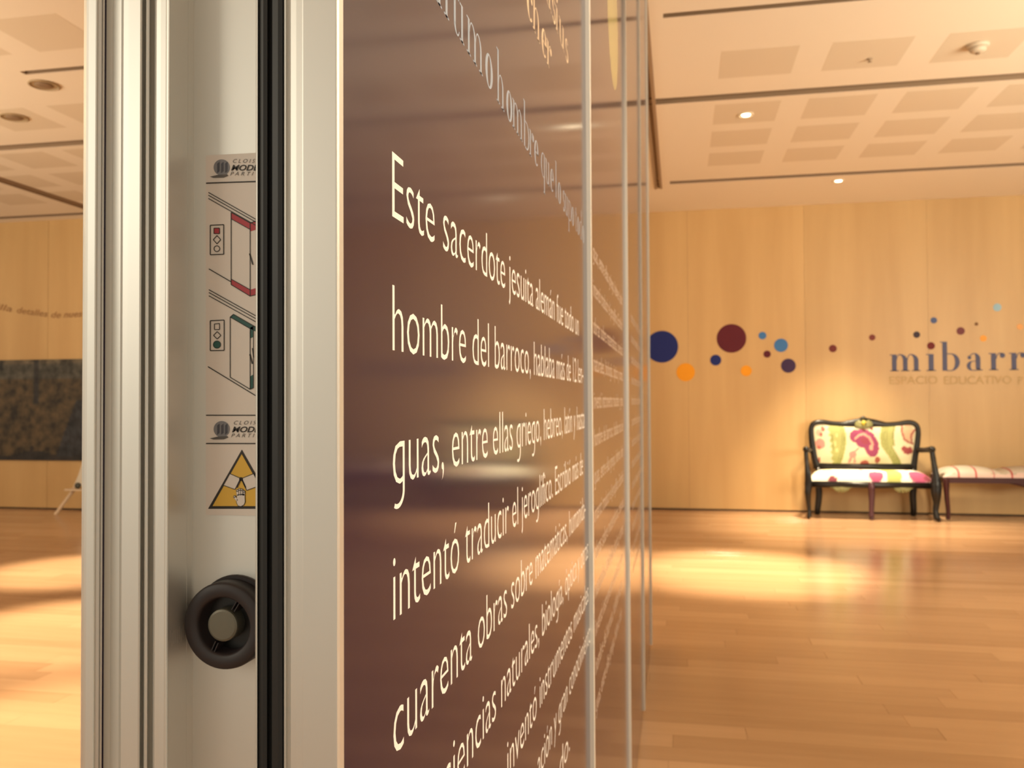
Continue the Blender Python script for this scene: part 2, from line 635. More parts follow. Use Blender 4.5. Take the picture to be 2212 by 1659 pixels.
pv, pf = plank_mesh(PL - 0.0005, PW - 0.0005)
pme = bpy.data.meshes.new('plank')
pme.from_pydata(pv, [], pf)
pme.materials.append(M_PLANK)
far_v, far_f, far_c = [], [], []
row = 0
y = YN
n_ind = 0
while y < DB + 0.2:
    x = XL - random.random() * PL
    while x < XR:
        xm, ym = x + PL / 2, y + PW / 2
        near = (2.3 < ym < 5.3) and ((-0.3 < x + PL and x < 0.62 * ym + 0.3) or (x + PL > -0.90 * ym and x < -0.66 * ym + 0.1))
        dz = random.uniform(-0.00025, 0.00025)
        if near and n_ind < 290:
            o = bpy.data.objects.new('plank', pme)
            C.objects.link(o)
            o.parent = flo
            o.location = (x, y, dz)
            n_ind += 1
        else:
            n = len(far_v)
            c = random.random()
            far_v += [(a + x, b + y, q + dz) for a, b, q in pv]
            far_f += [tuple(i + n for i in q) for q in pf]
            far_c += [(c, c, c)] * len(pv)
        x += PL
    y += PW
o = mk('far_planks', far_v, far_f, M_PLANKS, flo, False, far_c)
o['kind'] = 'stuff'

# back wall of the right-hand room: veneered panels on a dark ground with fine joints
wb = struct(MB().box(-0.9, XR, DB + 0.02, DB + 0.25, -0.02, CZ + 0.3).build('wall_back', M_GAP))
PWD = 1.2235
x = 0.107 - PWD
while x < XR - 0.2:
    j = random.uniform(-0.0012, 0.0012)
    MB().box(x + 0.0008, x + PWD - 0.0008, DB + j, DB + 0.022, 0.018, CZ + 0.05).build('wood_panel', M_WOOD, wb)
    x += PWD
wl = struct(MB().box(XL, -0.9, DL + 0.02, DL + 0.25, -0.02, CZ + 0.3).build('wall_left', M_GAP))
x = -0.9 - PWD
while x > XL - 0.5:
    MB().box(x + 0.0015, x + PWD - 0.0015, DL + random.uniform(-0.001, 0.001), DL + 0.022, 0.018, CZ + 0.05).build('wood_panel', M_WOOD, wl)
    x -= PWD
struct(MB().box(-0.92, -0.88, DL, DB + 0.02, 0, CZ + 0.05).build('wall_return', M_WOOD))

# ceiling: plaster fields between recessed linear slots
ce = MB()
slots = [(4.645, 4.70), (5.96, 6.08), (8.25, 8.36)]
ystart = YN
TX0, TX1 = -0.215, -0.140            # partition track
edges = [YN] + [q for s_ in slots for q in s_] + [DB + 0.02]
for i in range(0, len(edges), 2):
    for x0, x1 in ((XL, TX0), (TX1, XR)):
        ce.box(x0, x1, edges[i], edges[i + 1], CZ, CZ + 0.12)
# solid ends of the thin slots beside the track
for s_ in (slots[0], slots[2]):
    ce.box(TX1, TX1 + 0.075, s_[0], s_[1], CZ, CZ + 0.12)
    ce.box(TX0 - 0.075, TX0, s_[0], s_[1], CZ, CZ + 0.12)
ce.box(XL, -4.04, slots[0][0], slots[0][1], CZ, CZ + 0.12)
ce.box(TX0, TX1, 8.50, DB + 0.02, CZ, CZ + 0.12)
ce.box(XL, XR, YN, DB + 0.02, CZ + 0.12, CZ + 0.2)
cei = struct(ce.build('ceiling', M_PLASTER))
for s_ in slots:
    MB().box(XL, XR, s_[0] - 0.002, s_[1] + 0.002, CZ + 0.045, CZ + 0.125).box(XL, XR, s_[1] - 0.004, s_[1] + 0.001, CZ + 0.0005, CZ + 0.05).box(XL, XR, s_[0] - 0.001, s_[0] + 0.004, CZ + 0.0005, CZ + 0.05).build('slot_liner', M_SLOT, cei)
# perforated acoustic fields, 46 cm squares
pm = None


def perf(x0, y0, wx=0.455, wy=0.44):
    b = 0.004
    z0, z1 = CZ - 0.0008, CZ + 0.001
    vs = [(x0, y0, z1), (x0 + wx, y0, z1), (x0 + wx, y0 + wy, z1), (x0, y0 + wy, z1),
          (x0 + b, y0 + b, z0), (x0 + wx - b, y0 + b, z0), (x0 + wx - b, y0 + wy - b, z0), (x0 + b, y0 + wy - b, z0)]
    fs = [(0, 1, 5, 4), (1, 2, 6, 5), (2, 3, 7, 6), (3, 0, 4, 7), (4, 5, 6, 7)]
    mk('perforated_panel', vs, fs, M_PERF, cei)


for y0, wy in ((5.22, 0.45), (6.165, 0.45), (6.78, 0.42), (7.375, 0.41), (3.98, 0.43), (3.36, 0.43)):
    for i in range(8):
        perf(0.268 + 0.634 * i, y0, 0.455, wy)
    for i in range(1, 10):
        perf(-3.70 + 0.634 * (4 - i), y0, 0.455, wy)

# track the partition runs in, ending short of the back wall
tr = root('ceiling_track', (-0.18, 4.0, CZ), 'brown recessed ceiling track above the movable partition panels', 'track')
MB().box(TX0, TX0 + 0.024, YN, 8.50, CZ - 0.008, CZ + 0.10).build('track_flange', M_TRACK, tr)
MB().box(TX1 - 0.024, TX1, YN, 8.50, CZ - 0.008, CZ + 0.10).build('track_flange', M_TRACK, tr)
MB().box(TX0 + 0.024, TX1 - 0.024, YN, 8.50, CZ + 0.010, CZ + 0.10).build('track_channel', M_SLOT, tr)
tr2 = root('ceiling_track', (-6.16, 4.0, CZ), 'narrow brown ceiling track running diagonally across the left ceiling', 'track')
MB().box(-6.22, -6.185, 0, 8.50, CZ - 0.012, CZ).build('track_flange', M_SLOT, tr2)
MB().box(-6.135, -6.10, 0, 8.50, CZ - 0.012, CZ).build('track_flange', M_SLOT, tr2)
MB().box(-6.185, -6.135, 0, 8.50, CZ - 0.004, CZ).build('track_channel', M_SLOT, tr2)


def downlight(x, y, r, label, lit=True):
    t = root('downlight', (x, y, CZ), label, 'lamp', None)
    z = CZ
    MB().lathe((x, y, z), [(r * 0.86, 0.001), (r * 0.86, -0.006), (r * 0.90, -0.010), (r, -0.008), (r, 0.001)], 2, 28).build('lamp_ring', M_LAMPRING if lit else M_WELL, t, True)
    MB().lathe((x, y, z), [(r * 0.86, -0.004), (r * 0.6, -0.003)], 2, 28).build('reflector', M_LAMPRING if lit else M_WELL, t)
    MB().lathe((x, y, z), [(r * 0.60, -0.004), (r * 0.5, -0.010), (r * 0.2, -0.012)], 2, 24).build('bulb', M_GLOW if lit else M_SLOT, t, True)


downlight(0.50, 6.42, 0.055, 'bright round ceiling lamp set in a perforated field near the partition')
downlight(1.51, 8.55, 0.055, 'small lit ceiling lamp between the last dark slot and the back wall')
downlight(-4.05, 4.87, 0.095, 'unlit brown round lamp well nearest the thin slot in the left ceiling', False)
downlight(-4.72, 5.38, 0.095, 'unlit brown round lamp well in a perforated field of the left ceiling', False)

sd = root('smoke_detector', (1.745, 5.43, CZ), 'round plaster coloured smoke detector on a perforated ceiling field', 'detector')
MB().lathe((1.745, 5.43, CZ), [(0.062, 0), (0.062, -0.012), (0.055, -0.02)], 2, 28).build('detector_base', M_DET, sd, True)
MB().lathe((1.745, 5.43, CZ), [(0.045, -0.02), (0.044, -0.036), (0.03, -0.046), (0.012, -0.049)], 2, 28).build('sensor_head', M_DET, sd, True)
MB().lathe((1.745, 5.43, CZ), [(0.012, -0.049), (0.010, -0.056), (0.004, -0.058)], 2, 16).build('sensor_tip', M_SLOT, sd, True)
sp = root('sprinkler_head', (1.165, 5.52, CZ), 'tiny dark sprinkler head in the middle perforated ceiling field', 'sprinkler')
MB().lathe((1.165, 5.52, CZ), [(0.018, 0), (0.017, -0.004), (0.008, -0.006), (0.006, -0.016)], 2, 16).build('collar', M_TRACK, sp, True)
MB().lathe((1.165, 5.52, CZ), [(0.004, -0.016), (0.013, -0.018), (0.013, -0.020), (0.003, -0.021)], 2, 16).build('deflector', M_TRACK, sp, True)

# ------------------------------------------------------------------ movable partition
D = 0.142                          # distance from the camera to the printed faces
LIP = 0.0066
YE = hit(744, 864, 0, -D)[1]       # where the first printed face begins
Y0 = YE - 0.0185
for _ in range(6):                 # front plane of the end profile: its corner at pixel column 730
    Y0 = hit(730, 864, 0, -D + LIP)[1]
LIPL = 0.0060


def fx(px, dep=0.0):
    return hit(px, 864, 1, Y0 + dep)[0]


XLEFT = fx(177, 0.004)             # far side of the panel
JO = [Y0] + [hit(q, 864, 0, -D)[1] for q in (1271, 1353, 1385, 1402)]
ZB, ZT = 0.014, 3.262
labels = ['near partition panel with aluminium end profile and white printed text on aubergine',
          'second partition panel with pale yellow circle above rows of small text',
          'third partition panel, narrow glossy strip just before the last one',
          'last partition panel at the far end, beside the blue wall dot']
panels = []
XBK = XLEFT + LIP
for k in range(4):
    ya, yb = JO[k], JO[k + 1] - 0.003
    p = root('exhibition_divider', (-D - 0.05, ya, 0.0), labels[k], 'partition')
    panels.append(p)
    ys, ye = ya + LIPL, yb - LIPL
    core = MB().box(XBK + 0.003, -D - 0.0025, ya + (0.055 if k == 0 else 0.01), yb - 0.012, ZB + 0.01, ZT - 0.01).build('panel_core', M_ALUB, p)
    sh = MB().box(-D - 0.0025, -D, ys - 0.0015, ye + 0.0015, ZB, ZT).build('face_sheet', M_FILM, p)
    MB().box(XBK, XBK + 0.003, ys, ye, ZB, ZT).build('back_sheet', M_FILM, p)
    for q in ((ye, yb), (ya, ys)):
        if k == 0 and q[0] == ya:
            continue
        MB().box(-D - 0.0025, -D + LIP, q[0], q[1], ZB, ZT).build('edge_trim', M_TRIM, p)
        MB().box(XBK - LIP, XBK + 0.003, q[0], q[1], ZB, ZT).build('edge_trim', M_TRIM, p)
    MB().box(XBK + 0.01, -D - 0.012, yb - 0.0125, yb + 0.002, ZB, ZT).build('joint_seal', M_RUBBER, p)
    MB().box(XBK + 0.015, -D - 0.015, ya + 0.06, yb - 0.03, 0.0, ZB + 0.012).build('floor_seal', M_RUBBER, p)
    MB().box(-D - 0.044, -D - 0.028, ya + 0.2, ya + 0.24, ZT - 0.012, CZ + 0.009).build('hanger', M_TRACK, p)
    MB().box(-D - 0.044, -D - 0.028, yb - 0.24, yb - 0.2, ZT - 0.012, CZ + 0.009).build('hanger', M_TRACK, p)
near, sheet = panels[0], None

# end profile of the near panel: an aluminium extrusion with a deep channel in the middle
RD = 0.0185                        # channel depth
xr_in = fx(551.5, 0.001)
prof_px = [(178, 6), (177.5, 4), (179, 1.6), (183, 0.4), (188, 0), (203, 0), (206, 0.8), (209, 2.6), (216, 3.4), (219, 5.4), (224, 6.2),
           (240, 6.0), (259, 5.0), (261, 3.4), (264, 2.8), (275, 2.6), (300, 2.3), (304, 2.8), (306, 4.0), (308, 7), (312, 7), (313.5, 1.8), (316, 1.0),
           (320, 1.4), (321.5, 5.5), (331, 5.5), (332.5, 1.8), (336, 1.0), (345, 0.7), (356, 0.6), (358, 0.1), (361, 0), (363.5, 0.6), (365, 2.2),
           (403.5, 13.8), (405, 14.6), (415, 17.4), (418, 18.5)]
out = [(fx(a, b / 1000), Y0 + b / 1000) for a, b in prof_px]
out += [(xr_in, Y0 + RD), (xr_in, Y0 + 0.0012)]
out += [(fx(a, b / 1000), Y0 + b / 1000) for a, b in
        [(552.3, 0.2), (553.2, 0), (555.5, 0), (556.5, 0.5), (557, 4.5), (613, 4.5), (613.5, 1.0), (614.5, 0.3), (617, 0.3), (618.5, 1.4), (620, 1.8),
         (626, 1.7), (628, 0.6), (640, 0.25), (653, 0.1), (655, 0), (725, 0), (728, 0.15)]]
xe = -D + LIP
out += [(xe - 0.0004, Y0 + 0.0006), (xe, Y0 + 0.0016), (xe, Y0 + LIPL), (-D - 0.0022, Y0 + LIPL), (-D - 0.0035, Y0 + 0.058),
        (XBK + 0.0035, Y0 + 0.058), (XBK + 0.001, Y0 + LIPL)]
prof = MB().extrude_z([(x, y) for x, y in out], ZB, ZT).build('end_profile', M_ALU, near)
# long rubber seal with two ribs in its slot
sl = [(fx(a, b / 1000), Y0 + b / 1000) for a, b in
      [(557.2, 4.4), (557.4, 2.0), (559, 1.2), (568, 0.7), (577, 1.1), (579.3, 2.2), (580, 3.6), (585.3, 3.6), (586, 2.2), (588, 1.0), (600, 0.5), (610, 0.9), (612.6, 2.0), (612.8, 4.4)]]
MB().extrude_z(sl, ZB, ZT).build('rubber_seal', M_RUBBER, near)

# lettering on the near face
sheets = [[c for c in p.children if c.name.startswith('face_sheet')][0] for p in panels]
XT = -D + 0.00006


def yof(px, py):
    return hit(px, py, 0, -D)[1]


def face_text(body, px0, px1, base_z, size, m, parent, weight=-0.012, x=XT, split=True):
    """a line of text on the face, one mesh per word (rows too small to tell apart stay joined)"""
    v, f = sans(body, weight)
    w0, w1 = min(a for a, b in v), max(a for a, b in v)
    ya, yb = yof(px0, 864), yof(px1, 864)
    sc = (yb - ya) / (w1 - w0)
    place = lambda vs_, ox: [(x, ya + (a + ox - w0) * sc, base_z + b * size) for a, b in vs_]
    if not split:
        o_ = mk('small_print_row', place(v, 0), f, m, parent)
        o_['kind'] = 'stuff'
        return
    words = body.split(' ')
    for k, wd in enumerate(words):
        head = ' '.join(words[:k + 1])
        hv, hf = sans(head, weight)
        wv, wf = sans(wd, weight)
        ox = max(a for a, b in hv) - max(a for a, b in wv)
        mk('printed_word', place(wv, ox), wf, m, parent)


base1 = hit(848, 470, 0, -D)[2]
step = (base1 - hit(848, 1640, 0, -D)[2]) / 4
capE = hit(848, 315, 0, -D)[2] - base1
SZ = capE / 0.729
lines = [('Este sacerdote jesuita alemán fue todo un', 848, 1251), ('hombre del barroco, hablaba más de 12 len-', 848, 1260),
         ('guas, entre ellas griego, hebreo, latín y hasta', 848, 1262), ('intentó traducir el jeroglífico. Escribió más de', 848, 1258),
         ('cuarenta obras sobre matemáticas, humanida-', 848, 1263), ('ciencias naturales, biología, óptica y otras', 955, 1268),
         ('inventó instrumentos musicales', 1092, 1268), ('ación y gran conocimiento', 1157, 1271), ('do.', 1204, 1226)]
for i, (b, a, c) in enumerate(lines):
    # the ends were read where each line runs; bring them to the eye-level row
    zb = base1 - step * i

    def level(px):
        # the line's own row at that column
        yy = hit(px, 864, 0, -D)[1]
        return px
    face_text(b, a, c, zb, SZ, M_WHITE, sheets[0])


def serif_face(body, px_first, px_last, zb, xh, m, parent):
    v, f, adv, _ = serif_line(body, True, 0.05, 0.17)
    w0, w1 = min(a for a, b in v), max(a for a, b in v)
    ya, yb = yof(px_first, 864), yof(px_last, 864)
    sc = (yb - ya) / (w1 - w0)
    x = 0.0
    for wd in body.split(' '):
        v, f, adv, _ = serif_line(wd, True, 0.05, 0.17)
        mk('title_word', [(XT, ya + (a + x - w0) * sc, zb + b * xh) for a, b in v], f, m, parent)
        x += adv + 0.47


zt = hit(1050, 178, 0, -D)[2]
XH = zt - hit(1050, 178 + 71, 0, -D)[2]
serif_face('último hombre que lo supo todo', 927, 1264, zt, XH, M_BLUE, sheets[0])
za = hit(1190, 158, 0, -D)[2]
serif_face('Kircher', 1085, 1196, za, XH * 1.12, M_CREAM, sheets[0])
zb_ = hit(1227, 140, 0, -D)[2]
serif_face('Athanasius', 1085, 1232, zb_, XH * 1.12, M_CREAM, sheets[0])

# second and third panels: circle and rows of small text
yc = yof(1324, 33)
zc = hit(1324, 33, 0, -D)[2]
rc = (yof(1335, 33) - yof(1313, 33)) / 2
n = 48
mk('printed_circle', [(XT, yc + rc * math.cos(2 * pi * i / n), zc + rc * math.sin(2 * pi * i / n)) for i in range(n)], [tuple(range(n))], M_YEL, sheets[1])
rows = ['hombre del barroco, hablaba más de', 'guas, entre ellas griego, hebreo, latín', 'intentó traducir el jeroglífico. Escribió', 'obras sobre matemáticas, ciencias',
        'naturales, biología, óptica y otras', 'inventó instrumentos musicales y gran']
for pk, (pa, pb) in ((1, (1283, 1345)), (2, (1364, 1384))):
    z1 = hit(1284, 562, 0, -D)[2]
    zs = 0.455 * D
    for i in range(13):
        short = 0.0 if i < 9 else (i - 8) * 1.5
        face_text(rows[(i + pk) % 6], pa, pb - short * (1 if pk == 1 else 0.4), z1 - zs * i, SZ * 0.86, M_PALE, sheets[pk], 0.004, XT, False)

# warning sticker in the channel
YS = Y0 + RD - 0.0004


def S(px, py, lay=1):
    q = hit(px, py, 1, YS)
    return (q[0], YS - 0.00012 * lay, q[2])


st_p = [S(445, 336), S(592, 328), S(592, 1115), S(445, 1112)]
stk = mk('warning_sticker', st_p, [(3, 2, 1, 0)], M_STICK, near)
stk['label'] = 'white safety sticker with red and green diagrams'


def poly(parts, m, name, lay=2, join=False):
    if not join and len(parts) > 1:
        for ps in parts:
            poly([ps], m, name, lay, True)
        return
    b = MB()
    for ps in parts:
        vs = [S(x, y, lay) for x, y in ps]
        b.add(vs, [tuple(range(len(vs)))])
    o_ = b.build(name, m, stk)
    if len(parts) > 1:
        o_['kind'] = 'stuff'
    return o_


def seg(a, b, w_=2.0):
    ax, ay = a
    bx, by = b
    L = math.hypot(bx - ax, by - ay) or 1
    nx, ny = -(by - ay) / L * w_ / 2, (bx - ax) / L * w_ / 2
    return [(ax + nx, ay + ny), (bx + nx, by + ny), (bx - nx, by - ny), (ax - nx, ay - ny)]


def pline(pts, w_=2.0, closed=False):
    k = len(pts)
    return [seg(pts[i], pts[(i + 1) % k], w_) for i in range(k if closed else k - 1)]


def circ(cx, cy, r, n=24):
    return [(cx + r * math.cos(2 * pi * i / n), cy + r * math.sin(2 * pi * i / n)) for i in range(n)]


# red diagram
poly([[(500, 459), (541, 482), (541, 496), (500, 473)], [(541, 482), (575, 470), (575, 490), (541, 500)],
      [(500, 603), (541, 626), (541, 640), (500, 615)], [(541, 626), (575, 616), (575, 632), (541, 640)],
      [(463, 493), (475, 493), (475, 505), (463, 505)]], M_RED, 'red_print')
# green diagram
poly([[(498, 685), (505, 679), (580, 722), (580, 732), (541, 710)], [(541, 708), (548, 704), (548, 728), (541, 731)],
      [(541, 813), (548, 809), (548, 838), (541, 841)], circ(469.5, 744.5, 8)], M_GREEN, 'green_print')
ink = []
ink += [seg((446, 396), (592, 391), 2.6), seg((446, 897), (592, 897), 2.2), seg((446, 958), (592, 958), 2.4)]
for dy in (0, 6, 13):
    ink.append(seg((451, 416 + dy), (592, 496 + dy), 1.8))
    ink.append(seg((452, 626 + dy), (592, 704 + dy), 1.8))
ink += [seg((452, 581), (500, 609), 2), seg((450, 792), (560, 859), 2)]
ink += pline([(455, 487), (484, 485.5), (484, 549.5), (455, 550.5)], 2, True)
ink += pline([(455, 693), (485, 691.5), (485, 757), (455, 757.5)], 2, True)
ink += pline([(463, 493), (475, 493), (475, 505), (463, 505)], 1.6, True) + pline([(464, 700), (475, 699), (475, 712), (464, 712)], 1.6, True)
ink += pline([(469.5, 509), (477.5, 518), (469.5, 527), (461.5, 518)], 1.7, True) + pline([(470, 716.5), (478, 724.5), (470, 732.5), (462, 724.5)], 1.7, True)
ink += pline(circ(469.3, 537.5, 6.2), 1.7, True) + pline(circ(469.5, 744.5, 8), 1.2, True)
ink += pline([(500, 459), (541, 482), (541, 640), (500, 615)], 1.7, True) + pline([(500, 473), (541, 496)], 1.5) + pline([(500, 603), (541, 626)], 1.5)
ink += pline([(541, 482), (575, 470)], 1.5) + pline([(541, 640), (575, 631)], 1.5) + [seg((540, 548), (547, 572), 3)]
ink += pline([(498, 685), (505, 679), (580, 722)], 1.6) + pline([(498, 685), (541, 710), (541, 841), (498, 815)], 1.7, True)
ink += pline([(541, 841), (548, 838), (548, 704)], 1.5) + [seg((540.5, 765), (546, 786), 3), seg((546, 752), (548.5, 772), 2)]
poly(ink, M_INK, 'black_line_print', 3, True)
# warning triangle
T = [(523, 971), (596, 1099), (450, 1099)]
poly([T], M_INK, 'triangle_border', 2)
poly([[(523, 981), (586, 1093), (460, 1093)]], M_SYEL, 'triangle_yellow', 3)
poly([[(498, 1023), (521, 1033), (509, 1057), (484, 1048)], [(549, 1023), (524, 1033), (534, 1059), (562, 1049)]], M_STICK, 'sign_panels', 4)
hl = pline([(498, 1023), (521, 1033), (509, 1057), (484, 1048)], 1.4, True) + pline([(549, 1023), (524, 1033), (534, 1059), (562, 1049)], 1.4, True)
hl += [circ(522, 1034.5, 4), seg((521, 1036), (513, 1053), 3), seg((524, 1036), (532, 1053), 3)]
poly(hl, M_INK, 'sign_lines', 5, True)
hand = [[(514, 1068), (530, 1066), (530.5, 1084), (528, 1090), (522, 1093), (516, 1091.5), (513, 1085)]]
fing = [((515.3, 1070), (514.6, 1060)), ((519.6, 1069), (519.2, 1057.5)), ((524, 1069), (523.8, 1058.5)), ((528.6, 1070), (528.4, 1062))]
for a, b in fing:
    hand.append(seg(a, b, 4.2))
    hand.append(circ(b[0], b[1], 2.1, 10))
hand += [seg((514, 1081), (508.5, 1073), 4.0), circ(508.5, 1073, 2.0, 10)]
edge = []
for ps in hand:
    gx = sum(p[0] for p in ps) / len(ps)
    gy = sum(p[1] for p in ps) / len(ps)
    edge.append([(gx + (x - gx) * (1 + 1.3 / max(2.0, math.hypot(x - gx, y - gy))), gy + (y - gy) * (1 + 1.3 / max(2.0, math.hypot(x - gx, y - gy)))) for x, y in ps])
poly(edge, M_INK, 'hand_outline', 5, True)
poly(hand, M_STICK, 'hand_print', 6, True)
poly([seg((517.5, 1070), (517.4, 1059), 1.0), seg((521.8, 1070), (521.6, 1058), 1.0), seg((526.3, 1070), (526.2, 1060), 1.0)], M_INK, 'finger_lines', 7, True)
# maker's mark twice: globe with three bars, slanted shadow, three words
for oy, lo in ((0, 0), (565, 2)):
    poly([circ(479.5, 362 + oy, 17.5, 32)], M_LOGO, 'globe_print', 2)
    poly([[(454, 382 + oy), (472, 378 + oy), (492, 377 + oy), (494, 380 + oy), (484, 384 + oy), (462, 384.5 + oy)]], M_INKG, 'globe_shadow', 3)
    poly([[(470, 354 + oy), (475, 350 + oy), (475, 370 + oy), (470, 374 + oy)], [(478.5, 354 + oy), (483.5, 350 + oy), (483.5, 370 + oy), (478.5, 374 + oy)],
          [(487, 354 + oy), (492, 350 + oy), (492, 370 + oy), (487, 374 + oy)]], M_LOGO2, 'globe_bars', 3)
    for body, x0, x1, yb_, hgt, m, we, shr in (('C L O I S', 504, 552, 352, 8.6, M_INKG, -0.005, 0.35), ('MODE', 500, 561, 368.5, 12.5, M_INK, 0.02, 0.3), ('P A R T I T', 498, 561, 379.5, 8.6, M_INKG, -0.005, 0.35)):
        v, f = sans(body, we, shr)
        w0, w1 = min(a for a, b in v), max(a for a, b in v)
        mk('maker_words', [S(x0 + lo + (a - w0) / (w1 - w0) * (x1 - x0), yb_ + oy - b / 0.729 * hgt, 3) for a, b in v], f, m, stk)

# crank socket below the sticker
yk = Y0 + RD
kc = hit(508, 1340, 1, yk)
pxm = (hit(600, 1345, 1, yk)[0] - hit(500, 1345, 1, yk)[0]) / 100     # metres per pixel at the channel floor
ck = MB().lathe((kc[0] + 5 * pxm, yk, kc[2] + 8 * pxm), [(84 * pxm, 0.0003), (84 * pxm, -0.0012), (82 * pxm, -0.0018), (60 * pxm, -0.0019)], 1, 48).build('crank_socket', M_SOCK, near, False)
ck['label'] = 'dark plastic crank socket'
hd = MB()
rr = 85 * pxm
hd.lathe((kc[0], yk, kc[2]), [(rr, -0.001), (rr, -0.0085), (rr * 0.985, -0.0098), (rr * 0.955, -0.0104), (rr * 0.70, -0.0104), (rr * 0.66, -0.0098), (rr * 0.64, -0.0085), (rr * 0.62, -0.0022)], 1, 56)
hd.build('socket_ring', M_SOCK, ck, True)
MB().lathe((kc[0], yk, kc[2]), [(rr * 0.63, -0.0019), (rr * 0.63, -0.0024)], 1, 40).build('socket_bore', M_SOCKD, ck)
MB().lathe((kc[0] - 0.0010, yk, kc[2]), [(32 * pxm, -0.002), (32 * pxm, -0.0080), (31 * pxm, -0.0088), (27 * pxm, -0.0092), (10 * pxm, -0.0093)], 1, 32).build('spindle', M_SPIN, ck, False)
for ang, tw in ((58, 0.5), (-115, 0.5)):
    for dd in (-0.0007, 0.0007):
        ca, sa = math.cos(R(ang)), math.sin(R(ang))
        nx, nz = -sa * dd, ca * dd
        a = Vector((kc[0] + ca * rr * 0.42 + nx, yk - 0.006, kc[2] + sa * rr * 0.42 + nz))
        b = Vector((kc[0] + ca * rr * 0.66 + nx, yk - 0.006, kc[2] + sa * rr * 0.66 + nz))
        MB().sweep([a, b], (0.0004, 0.004), 6, (0, 1, 0)).build('socket_rib', M_SOCK, ck)
# two worn scratches on the channel wall beside the socket
sc_ = MB()
for i in range(8):
    y_ = Y0 + 0.003 + i * 0.0012
    zz = hit(380, 1370, 1, Y0 + 0.008)[2] + random.uniform(-0.0012, 0.0012)
    xw = fx(365, 0.0022) + (fx(403.5, 0.0138) - fx(365, 0.0022)) * (y_ - Y0 - 0.0022) / 0.0116 + 0.00006
    sc_.add([(xw, y_, zz - 0.003), (xw, y_ + 0.0004, zz - 0.003), (xw, y_ + 0.0006, zz + 0.0025), (xw, y_ + 0.0002, zz + 0.0025)], [(0, 1, 2, 3)])
sc_.build('scratch_marks', mat('bare_metal', (0.9, 0.85, 0.8), 0.35, 0.6), near)

# ------------------------------------------------------------------ wall graphics
YD = DB - 0.004


def dot(px, py, rpx, col, label):
    a = hit(px, py, 1, DB)
    r = (hit(px + rpx, py, 1, DB)[0] - hit(px - rpx, py, 1, DB)[0]) / 2
    m = mat('wall_dot_vinyl', col, 0.6, 0, 0.25)
    o = MB().lathe((0, 0, 0), [(r, 0.0), (r, 0.0012), (r * 0.996, 0.0016)], 1, 40).build('wall_dot', m)
    # lathe runs along +Y; turn so the printed side faces the room
    for v in o.data.vertices:
        v.co.y = -v.co.y
    o.data.flip_normals()
    o.location = (a[0], DB - 0.0022, a[2])
    tag(o, label, 'dot', None)
    return o


NAVY, BLU, SKY, MAR, ORA, PLUM = (0.010, 0.020, 0.15), (0.07, 0.13, 0.30), (0.30, 0.47, 0.58), (0.100, 0.008, 0.018), (0.80, 0.32, 0.012), (0.045, 0.022, 0.075)
LB = (0.05, 0.17, 0.42)
dot(1430, 749, 35, NAVY, 'largest navy blue wall dot, right beside the far partition edge')
dot(1481, 804, 20, ORA, 'larger orange wall dot below the big navy one')
dot(1546, 778, 12, NAVY, 'small navy wall dot left below the big maroon dot')
dot(1580, 731, 32, MAR, 'big maroon wall dot left of the settee')
dot(1612, 801, 12, ORA, 'smaller orange wall dot below the big maroon dot')
dot(1647, 725, 8.5, LB, 'small mid blue wall dot right of the big maroon dot')
dot(1657, 765, 8, MAR, 'small maroon wall dot between the mid blue and plum dots')
dot(1687, 746, 15, LB, 'medium mid blue wall dot above the plum one')
dot(1703, 790, 16, PLUM, 'medium dark plum wall dot above left of the settee')
dot(1799, 753, 8.5, (0.15, 0.025, 0.022), 'small brownish red wall dot alone above the settee back')
dot(1884, 729, 7, (0.18, 0.04, 0.03), 'small faded red wall dot up left of the blue lettering')
dot(1980, 723, 7.5, (0.045, 0.03, 0.045), 'small near black wall dot above the lettering')
dot(2017, 692, 7.2, (0.08, 0.11, 0.24), 'small greyish blue wall dot high above the letter i')
dot(2011, 747, 8.5, (0.14, 0.012, 0.012), 'deep red wall dot over the letter i of the lettering')
dot(2075, 715, 9, (0.16, 0.045, 0.05), 'dusty maroon wall dot above the letter a')
dot(2109, 700, 4, (0.18, 0.08, 0.03), 'tiniest brown wall dot near the top of the lettering cluster')
dot(2124, 731, 7.5, (0.78, 0.34, 0.06), 'pale orange wall dot above the letter r')
dot(2154, 664, 9, SKY, 'light sky blue wall dot, the highest one')
dot(2203, 706, 7, (0.72, 0.36, 0.13), 'faint peach wall dot at the right edge')

# blue serif name, letter by letter
a = hit(1926, 802, 1, DB)
xh = hit(1926, 766, 1, DB)[2] - a[2]
lt = root('wall_lettering', (a[0] + 0.7, DB, a[2]), 'large navy serif lettering mibarr on the wood wall above the bench', 'lettering')
ST = 0.27
starts = {0: 1927, 1: 2006, 2: 2036, 3: 2088, 4: 2141, 5: 2185}
wid = [1988, 2017.5, 2077, 2119, 2168, 2212]
for i, ch in enumerate('mibarr'):
    ps, adv = didone(ch, False)
    v, f = [], []
    for p in ps:
        n0 = len(v)
        v += p
        f.append(tuple(range(n0, n0 + len(p))))
    core0 = 0.0
    x0 = hit(starts[i], 802, 1, DB)[0]
    sx = {'m': 0.955, 'i': 1.05, 'b': 0.97, 'a': 0.95, 'r': 0.98}[ch] * xh
    slab = []
    vv = [(x0 + p[0] * sx, DB - 0.004, a[2] + p[1] * xh) for p in v]
    mk('letter', vv, f, M_WNAVY, lt)
sb = root('wall_lettering', (hit(1920, 830, 1, DB)[0] + 0.6, DB, hit(1920, 830, 1, DB)[2]), 'faint olive capitals ESPACIO EDUCATIVO under the navy lettering', 'lettering')
